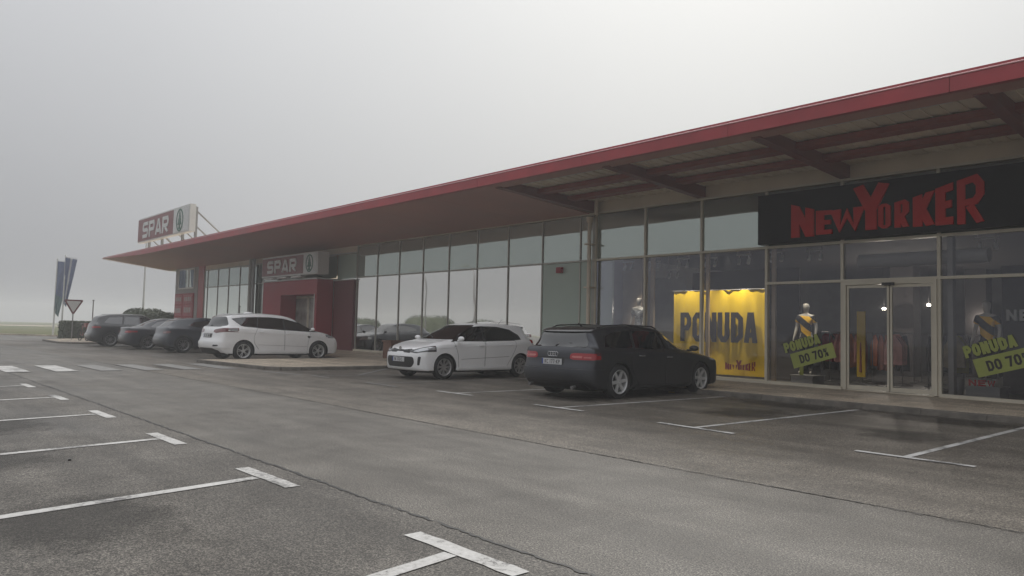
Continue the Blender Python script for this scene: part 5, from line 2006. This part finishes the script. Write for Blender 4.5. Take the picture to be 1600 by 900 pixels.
def build_audi(c):
    p = MT['p_matt']
    gl = MT['glass_car']
    c.side('shoulder_line', [(2.0, .715), (1.0, .795), (-1.2, .845), (-2.1, .865), (-2.1, .84), (-1.2, .82), (1.0, .77), (2.0, .69)], p, .009, 0, y0=.5)
    c.side('sill', [(.98, .14), (.98, .24), (-.92, .24), (-.92, .14)], p, .012, .01, y0=.6)
    c.side('window_surround', [(1.08, .925), (.70, 1.125), (.38, 1.255), (.10, 1.31), (-.40, 1.345), (-.87, 1.34), (-1.42, 1.295), (-1.70, 1.21), (-1.84, .985), (0, .945)], MT['dark'], .0028, .03)
    c.side('side_window', [(1.04, .935), (.70, 1.11), (.38, 1.24), (.12, 1.29), (.12, .96)], gl, .004, .03)
    c.side('side_window', [(.05, .96), (.05, 1.30), (-.40, 1.33), (-.78, 1.325), (-.86, .975)], gl, .004, .03)
    c.side('side_window', [(-.94, .98), (-.87, 1.325), (-1.40, 1.28), (-1.66, 1.20), (-1.80, .995)], gl, .004, .04)
    c.end('windshield', [(-.74, .98), (.74, .98), (.58, 1.345), (-.58, 1.345)], gl, .24, 1.25, .004, .05)
    c.end('rear_window', [(-.70, .985), (.70, .985), (.56, 1.275), (-.56, 1.275)], gl, -2.5, -1.98, .004, .05)
    c.end('headlight', [(.46, .66), (.62, .63), (.9, .66), (.9, .80), (.5, .75)], MT['lamp_clear'], 1.75, 2.5, .005, .02, mirror=True)
    c.end('grille', [(-.36, .34), (.36, .34), (.44, .50), (.36, .74), (-.36, .74), (-.44, .50)], MT['dark'], 1.8, 2.5, .004, .04)
    c.end('taillight', [(.42, .775), (.50, .75), (.92, .75), (.92, .875), (.50, .875), (.44, .855)], MT['lamp_red'], -2.6, -1.98, .006, .03, mirror=True)
    c.end('taillight_strip', [(.47, .80), (.52, .785), (.70, .785), (.70, .825), (.49, .825)], MT['lamp_rose'], -2.6, -1.98, .010, .01, mirror=True)
    c.end('taillight_strip', [(.73, .785), (.86, .785), (.86, .81), (.73, .81)], MT['lamp_rose'], -2.6, -1.98, .010, .01, mirror=True)
    c.end('tailgate_seam', [(-.66, .575), (.66, .575), (.66, .588), (-.66, .588)], MT['dark'], -2.6, -2.1, .002, 0)
    c.end('tailgate_seam', [(-.43, .765), (.43, .765), (.43, .785), (-.43, .785)], MT['dark'], -2.6, -2.1, .003, 0)
    c.end('plate_recess', [(-.30, .64), (.30, .64), (.30, .765), (-.30, .765)], MT['dark'], -2.6, -2.1, .002, .01)
    c.end('rear_bumper', [(-1.0, .34), (1.0, .34), (1.0, .575), (-1.0, .575)], p, -2.7, -1.86, .022, .03)
    c.end('diffuser', [(-.80, .15), (.80, .15), (.74, .33), (-.74, .33)], MT['dark'], -2.6, -2.0, .012, .02)
    doors(c, p, [[(1.08, .93), (.98, .60), (.95, .25), (.07, .25), (.07, .95)], [(.05, .95), (.05, .25), (-.80, .25), (-1.02, .55), (-1.05, .75), (-.92, .965)]], MT['rim_grey'], [(.22, .80), (-.72, .83)], .912, (MT['dark'], .96, .985))
    c.cut('spoiler', MB().prism([(-2.3, 1.262), (-1.86, 1.30), (-1.80, 1.45), (-2.3, 1.45)], 1, -.70, .70), MT['p_black'], .030)
    for sd in (1, -1):
        c.parts.append(('roof_rail', MB().tube([(.15, sd * .60, 1.37), (.0, sd * .60, 1.42), (-.9, sd * .60, 1.435), (-1.6, sd * .593, 1.40), (-1.72, sd * .59, 1.36)], .014, 8).mesh('roof_rail', MT['dark'], True), [], None))
    rg = MB()
    for k in range(4):
        rg.tube([(-2.330, (k - 1.5) * .062 + .043 * math.cos(2 * math.pi * j / 18), .845 + .043 * math.sin(2 * math.pi * j / 18)) for j in range(18)], .0055, 6, closed=True)
    c.parts.append(('badge', rg.mesh('badge', MT['chrome'], True), [], None))
    c.parts.append(('rear_wiper', MB().tube([(-2.255, .0, 1.005), (-2.19, -.12, 1.06), (-2.19, -.36, 1.06)], [.018, .012, .006], 8).mesh('rear_wiper', MT['dark'], True), [], None))
    c.parts.append(('exhaust', MB().tube([(-2.30, .56, .24), (-2.40, .56, .235)], .035, 12).tube([(-2.30, -.56, .24), (-2.40, -.56, .235)], .035, 12).mesh('exhaust', MT['rim_grey'], True), [], None))
    c.parts.append(('aerial', MB().tube([(-1.5, 0, 1.38), (-1.62, 0, 1.45)], [.02, .006], 6).mesh('aerial', MT['dark']), [], None))


mk_audi = assemble(audi, MT['p_matt'], build_audi, 'audi', MT['rim_silver'], 'KC 177-KP', [(-2.355, .70, True)])
mk_audi('matt dark grey estate with silver six-spoke wheels parked by the yellow banner', -10.21, 12.55, R(91.3))

# ---- white people carrier
smax = dict(hw=.958, hr=.655, wb=2.85, rw=.345, ra=.39, floor=.19, ww=.235, xtop_f=.50, xtop_r=-1.85, cowl=1.60, ws=.14, pull_r=.8, zmid=.6,
            low_f=[(2.15, .24), (2.34, .28), (2.39, .46), (2.37, .66), (2.26, .82)],
            up=[(2.07, .92), (1.80, 1.00), (1.54, 1.065), (1.10, 1.27), (.64, 1.46), (.15, 1.60), (-.45, 1.652), (-1.25, 1.635), (-1.90, 1.545), (-2.02, 1.48), (-2.20, 1.17)],
            low_r=[(-2.27, 1.05), (-2.32, .82), (-2.39, .62), (-2.37, .42), (-2.25, .28)],
            belt=[(2.5, .80), (2.0, .88), (1.5, .98), (1.1, 1.03), (0, 1.09), (-1.0, 1.13), (-1.9, 1.17), (-2.4, 1.12)])


def build_smax(c):
    p = MT['p_white']
    gl = MT['glass_car']
    c.side('shoulder_line', [(1.8, .85), (1.0, .925), (-1.2, 1.00), (-2.0, 1.06), (-2.0, 1.03), (-1.2, .97), (1.0, .895), (1.8, .82)], p, .009, 0, y0=.5)
    c.side('side_skirt', [(.95, .24), (.95, .34), (-.95, .40), (-.95, .24)], p, .012, .01, y0=.6)
    c.side('window_surround', [(1.46, 1.030), (1.05, 1.205), (.65, 1.375), (.10, 1.50), (-.45, 1.535), (-.91, 1.53), (-1.45, 1.505), (-1.82, 1.45), (-1.52, 1.205), (0, 1.095)], MT['dark'], .0028, .03)
    c.side('side_window', [(1.40, 1.045), (1.05, 1.19), (.65, 1.36), (.30, 1.455), (.10, 1.48), (.10, 1.11)], gl, .004, .02)
    c.side('side_window', [(.06, 1.11), (.06, 1.495), (-.45, 1.52), (-.86, 1.515), (-.92, 1.155)], gl, .004, .03)
    c.side('side_window', [(-.97, 1.16), (-.91, 1.515), (-1.45, 1.49), (-1.78, 1.44), (-1.50, 1.22)], gl, .004, .03)
    c.side('chrome_strip', [(1.34, 1.045), (0, 1.10), (-1.45, 1.20), (-1.42, 1.185), (0, 1.085), (1.34, 1.035)], MT['dark'], .004, 0)
    c.end('windshield', [(-.78, 1.12), (.78, 1.12), (.61, 1.55), (-.61, 1.55)], gl, .55, 1.70, .004, .05)
    c.end('rear_window', [(-.70, 1.165), (.70, 1.165), (.82, 1.22), (.65, 1.52), (-.65, 1.52), (-.82, 1.22)], gl, -2.5, -1.93, .004, .05)
    c.end('taillight', [(.42, .985), (.60, .945), (.965, .99), (.965, 1.135), (.52, 1.08), (.42, 1.05)], MT['lamp_smoke'], -2.6, -1.62, .006, .02, mirror=True)
    c.end('taillight_tip', [(.80, 1.0), (.965, 1.01), (.965, 1.12), (.86, 1.10)], MT['lamp_clear'], -1.98, -1.66, .009, .01, mirror=True)
    c.end('headlight', [(.46, .80), (.62, .77), (.96, .82), (.96, .96), (.5, .90)], MT['lamp_clear'], 1.72, 2.6, .005, .02, mirror=True)
    c.end('grille', [(-.48, .54), (.48, .54), (.54, .66), (.46, .80), (-.46, .80), (-.54, .66)], MT['dark'], 1.8, 2.6, .004, .04)
    c.end('plate_recess', [(-.36, .78), (.36, .78), (.36, .93), (-.36, .93)], MT['rim_grey'], -2.6, -2.1, .002, .01)
    c.end('bumper_slot', [(.62, .49), (.86, .51), (.86, .55), (.62, .55)], MT['dark'], -2.6, -1.8, .025, .01, mirror=True)
    c.end('diffuser', [(-.86, .18), (.86, .18), (.80, .36), (.5, .43), (-.5, .43), (-.80, .36)], MT['dark'], -2.6, -2.0, .004, .02)
    c.end('rear_bumper', [(-1.1, .44), (1.1, .44), (1.1, .66), (-1.1, .66)], p, -2.7, -1.90, .022, .03)
    c.side('sill', [(1.0, .18), (1.0, .24), (-1.0, .24), (-1.0, .18)], MT['dark'], .004, .01, y0=.6)
    c.side('fender_vent', [(1.12, .86), (.98, .90), (.96, .86), (1.02, .80), (1.04, .83)], MT['dark'], .006, .005, y0=.6)
    doors(c, p, [[(1.12, 1.03), (1.0, .70), (.96, .30), (.08, .30), (.08, 1.10)], [(.06, 1.10), (.06, .30), (-.82, .30), (-1.06, .62), (-1.08, .82), (-.95, 1.14)]], p, [(.20, .96), (-.80, 1.0)], .958, (p, 1.10, 1.14))
    c.side('side_crease_shade', [(.95, .50), (.95, .508), (-.90, .565), (-.90, .557)], MT['rim_grey'], .0045, 0, y0=.6)  # thin grey strip: crease shade put into colour on the white flank
    for sd in (1, -1):
        c.parts.append(('roof_rail', MB().tube([(.10, sd * .65, 1.54), (-.1, sd * .65, 1.61), (-.8, sd * .65, 1.655), (-1.6, sd * .64, 1.61), (-1.75, sd * .64, 1.565)], .014, 8).mesh('roof_rail', MT['rim_silver'], True), [], None))
    c.parts.append(('roof_pod', MB().sphere((-.9, 0, 1.655), .14, sc=(1.3, .6, .42), n=8).mesh('roof_pod', MT['p_white'], True), [], None))
    c.parts.append(('rear_wiper', MB().tube([(-2.20, .0, 1.20), (-2.13, -.12, 1.24), (-2.13, -.40, 1.235)], [.018, .012, .006], 8).mesh('rear_wiper', MT['dark'], True), [], None))


mk_smax = assemble(smax, MT['p_white'], build_smax, 'smax', MT['rim_silver'], 'KC 704-DA', [(-2.335, .86, True)])
mk_smax('large white people carrier parked nose in before the red supermarket entrance', -26.28, 11.75, R(91.6))


# ---- generic dark cars further back
def build_generic(paint, z0, roof, wl, kind):
    """z0 belt height, roof height"""
    def b(c):
        sp = c.sp
        gl = MT['glass_far']
        xt, xr_ = sp['xtop_f'], sp['xtop_r']
        hw, hr = sp['hw'], sp['hr']
        L1 = sp['low_r'][0][0]
        if kind == 'sedan':
            c.side('side_window', [(1.05, z0 + .03), (.45, roof - .17), (.15, roof - .12), (.10, z0 + .05)], gl)
            c.side('side_window', [(.05, z0 + .05), (.08, roof - .12), (-.6, roof - .11), (-.95, roof - .16), (-1.30, z0 + .10), (-.95, z0 + .06)], gl)
            c.end('rear_window', [(-.62, z0 + .09), (.62, z0 + .09), (.54, roof - .07), (-.54, roof - .07)], gl, -1.90, xr_ - .02, .004, .04)
        elif kind == 'coupe':
            c.side('side_window', [(1.0, z0 + .03), (.50, roof - .20), (.15, roof - .13), (.05, z0 + .06)], gl)
            c.side('side_window', [(.0, z0 + .06), (.05, roof - .13), (-.40, roof - .13), (-.85, roof - .20), (-1.15, z0 + .16), (-.7, z0 + .09)], gl)
            c.end('rear_window', [(-.60, z0 + .10), (.60, z0 + .10), (.53, roof - .08), (-.53, roof - .08)], gl, -2.4, xr_ - .02, .004, .05)
        else:
            c.side('side_window', [(1.05, z0 + .03), (.55, roof - .20), (.20, roof - .13), (.12, z0 + .05)], gl)
            c.side('side_window', [(.06, z0 + .05), (.12, roof - .13), (-.78, roof - .12), (-.84, z0 + .07)], gl)
            c.side('side_window', [(-.92, z0 + .07), (-.88, roof - .12), (-1.5, roof - .17), (-1.72, z0 + .12)], gl)
            c.end('rear_window', [(-.66, z0 + .05), (.66, z0 + .05), (.59, roof - .11), (-.59, roof - .11)], gl, -2.6, xr_ - .02, .004, .05)
            for sd in (1, -1):
                c.parts.append(('roof_rail', MB().tube([(.2, sd * hr, roof - .08), (.05, sd * hr, roof + .0), (-.9, sd * hr, roof + .02), (-1.55, sd * hr, roof - .02), (-1.65, sd * hr, roof - .08)], .016, 8).mesh('roof_rail', MT['rim_silver'], True), [], None))
        c.side('shoulder_line', [(1.8, z0 - .19), (.9, z0 - .125), (-1.0, z0 - .075), (-1.9, z0 - .05), (-1.9, z0 - .075), (-1.0, z0 - .10), (.9, z0 - .15), (1.8, z0 - .215)], paint, .010, 0, y0=.5)
        c.end('windshield', [(-.70, z0 + .05), (.70, z0 + .05), (.57, roof - .085), (-.57, roof - .085)], gl, xt + .04, sp['cowl'] + .1, .004, .05)
        c.end('headlight', [(.46, .64), (.62, .61), (hw, .66), (hw, .79), (.5, .74)], MT['lamp_clear'], 1.7, 2.6, .005, .02, mirror=True)
        c.end('grille', [(-.42, .38), (.42, .38), (.46, .52), (.40, .68), (-.40, .68), (-.46, .52)], MT['dark'], 1.8, 2.6, .004, .04)
        tz = z0 - .20 if kind != 'suv' else z0 - .17
        c.end('taillight', [(.56, tz + .03), (.64, tz + .02), (hw, tz + .03), (hw, tz + .13), (.64, tz + .12), (.56, tz + .10)], MT['lamp_smoke' if kind == 'coupe' else 'lamp_red_dark'], -2.7, -1.85, .006, .02, mirror=True)
        c.end('taillight_strip', [(.60, tz + .06), (.80, tz + .065), (.80, tz + .09), (.60, tz + .085)], MT['lamp_clear' if kind == 'coupe' else 'lamp_rose'], -2.7, -1.95, .010, 0, mirror=True)
        c.end('rear_bumper', [(-1.0, .34), (1.0, .34), (1.0, .62 if kind != 'sedan' else .66), (-1.0, .62 if kind != 'sedan' else .66)], paint, -2.7, sp['low_r'][2][0] + .45, .020, .03)
        c.end('diffuser', [(-.80, .15), (.80, .15), (.74, .34), (-.74, .34)], MT['dark'], -2.7, -2.0, .005, .02)
        c.side('sill', [(.98, .14), (.98, .23), (-.92, .23), (-.92, .14)], MT['dark'], .004, .01, y0=.6)
        doors(c, paint, [[(1.02, z0), (.92, .60), (.90, .26), (.06, .26), (.06, z0 + .03)], [(.04, z0 + .03), (.04, .26), (-.80, .26), (-1.0, .58), (-1.02, .75), (-.92, z0 + .04)]], paint, [(.20, z0 - .12), (-.75, z0 - .09)], hw, (paint, .95, z0 + .07))
        if kind == 'coupe':
            c.side('arch_trim', [(-1.3 + .44 * math.cos(a), .33 + .44 * math.sin(a)) for a in [R(k) for k in range(0, 181, 15)]] + [(-1.3 + .385 * math.cos(a), .33 + .385 * math.sin(a)) for a in [R(k) for k in range(180, -1, -15)]], MT['dark'], .008, 0, y0=.6)
    return b


coupe = dict(hw=.90, hr=.60, wb=2.64, rw=.335, ra=.375, floor=.18, ww=.22, xtop_f=.15, xtop_r=-1.50, cowl=1.12, ws=.12,
             low_f=[(1.95, .22), (2.12, .26), (2.18, .42), (2.17, .62), (2.08, .76)],
             up=[(1.92, .85), (1.55, .95), (1.10, 1.02), (.64, 1.25), (.20, 1.43), (-.25, 1.50), (-.80, 1.485), (-1.35, 1.43), (-1.68, 1.34), (-1.86, 1.22), (-2.03, 1.05)],
             low_r=[(-2.06, .98), (-2.10, .80), (-2.18, .62), (-2.17, .38), (-2.02, .25)],
             belt=[(2.3, .78), (1.9, .83), (1.4, .92), (1.0, .96), (0, .99), (-1.0, 1.03), (-1.7, 1.06), (-2.2, 1.02)])
mk_coupe = assemble(coupe, MT['p_slate'], build_generic(MT['p_slate'], .985, 1.50, 0, 'coupe'), 'dark', MT['rim_grey'], 'ZG 318-RL', [(-2.185, .50, True)])
mk_coupe('slate blue crossover with sloping rear parked left of the white people carrier', -33.5, 12.1, R(89))
sedan = dict(hw=.91, hr=.60, wb=2.78, rw=.325, ra=.365, floor=.16, ww=.215, xtop_f=.15, xtop_r=-.85, cowl=1.15, ws=.12,
             low_f=[(2.05, .20), (2.22, .25), (2.28, .42), (2.27, .60), (2.18, .72)],
             up=[(2.0, .80), (1.6, .90), (1.13, .96), (.66, 1.19), (.22, 1.37), (-.25, 1.435), (-.75, 1.42), (-1.15, 1.31), (-1.60, 1.12), (-2.05, 1.03)],
             low_r=[(-2.28, .99), (-2.31, .84), (-2.37, .62), (-2.36, .36), (-2.22, .22)],
             belt=[(2.4, .74), (2.0, .77), (1.4, .87), (1.0, .91), (0, .935), (-1.2, .96), (-1.9, .975), (-2.5, .96)])
mk_sedan = assemble(sedan, MT['p_navy'], build_generic(MT['p_navy'], .93, 1.435, 0, 'sedan'), 'dark', MT['rim_grey'], 'KC 552-BN', [(-2.375, .56, True)])
mk_sedan('dark navy saloon with red tail lights parked between two other dark cars', -37.4, 11.9, R(88))
suv = dict(hw=.925, hr=.65, wb=2.80, rw=.35, ra=.39, floor=.19, ww=.23, xtop_f=.20, xtop_r=-1.75, cowl=1.18, ws=.12, zmid=.6,
           low_f=[(2.08, .24), (2.25, .28), (2.30, .45), (2.29, .66), (2.20, .82)],
           up=[(2.0, .91), (1.6, 1.0), (1.16, 1.06), (.70, 1.33), (.26, 1.53), (-.20, 1.60), (-.90, 1.61), (-1.50, 1.575), (-1.88, 1.50), (-2.00, 1.44), (-2.16, 1.12)],
           low_r=[(-2.22, .98), (-2.25, .80), (-2.33, .60), (-2.32, .40), (-2.18, .27)],
           belt=[(2.4, .80), (2.0, .87), (1.4, .97), (1.0, 1.01), (0, 1.05), (-1.2, 1.08), (-1.9, 1.10), (-2.4, 1.06)])
mk_suv = assemble(suv, MT['p_black'], build_generic(MT['p_black'], 1.045, 1.61, 0, 'suv'), 'dark', MT['rim_grey'], 'BJ 809-FI', [(-2.335, .56, True)])
mk_suv('black estate car parked furthest away beside the pavement island', -41.6, 11.4, R(87))
mk_coupe('taupe car whose bumper corner and shadow just enter at the picture edge', -15.95, -.30, R(90), MT['p_taupe'])

# ================================================================== HAZE
hz, hnt, hb = newmat('haze')
hnt.nodes.remove(hb)
pv_ = hnt.nodes.new('ShaderNodeVolumePrincipled')
pv_.inputs['Color'].default_value = (.975, .985, 1.0, 1)
pv_.inputs['Density'].default_value = .0026
pv_.inputs['Anisotropy'].default_value = 0.25
hnt.links.new(pv_.outputs[0], hnt.nodes['Material Output'].inputs['Volume'])
h = link('haze', MB().box(-400, 70, -160, 300, -1.1, 8.3).mesh('haze', hz), None)
h['kind'] = 'stuff'
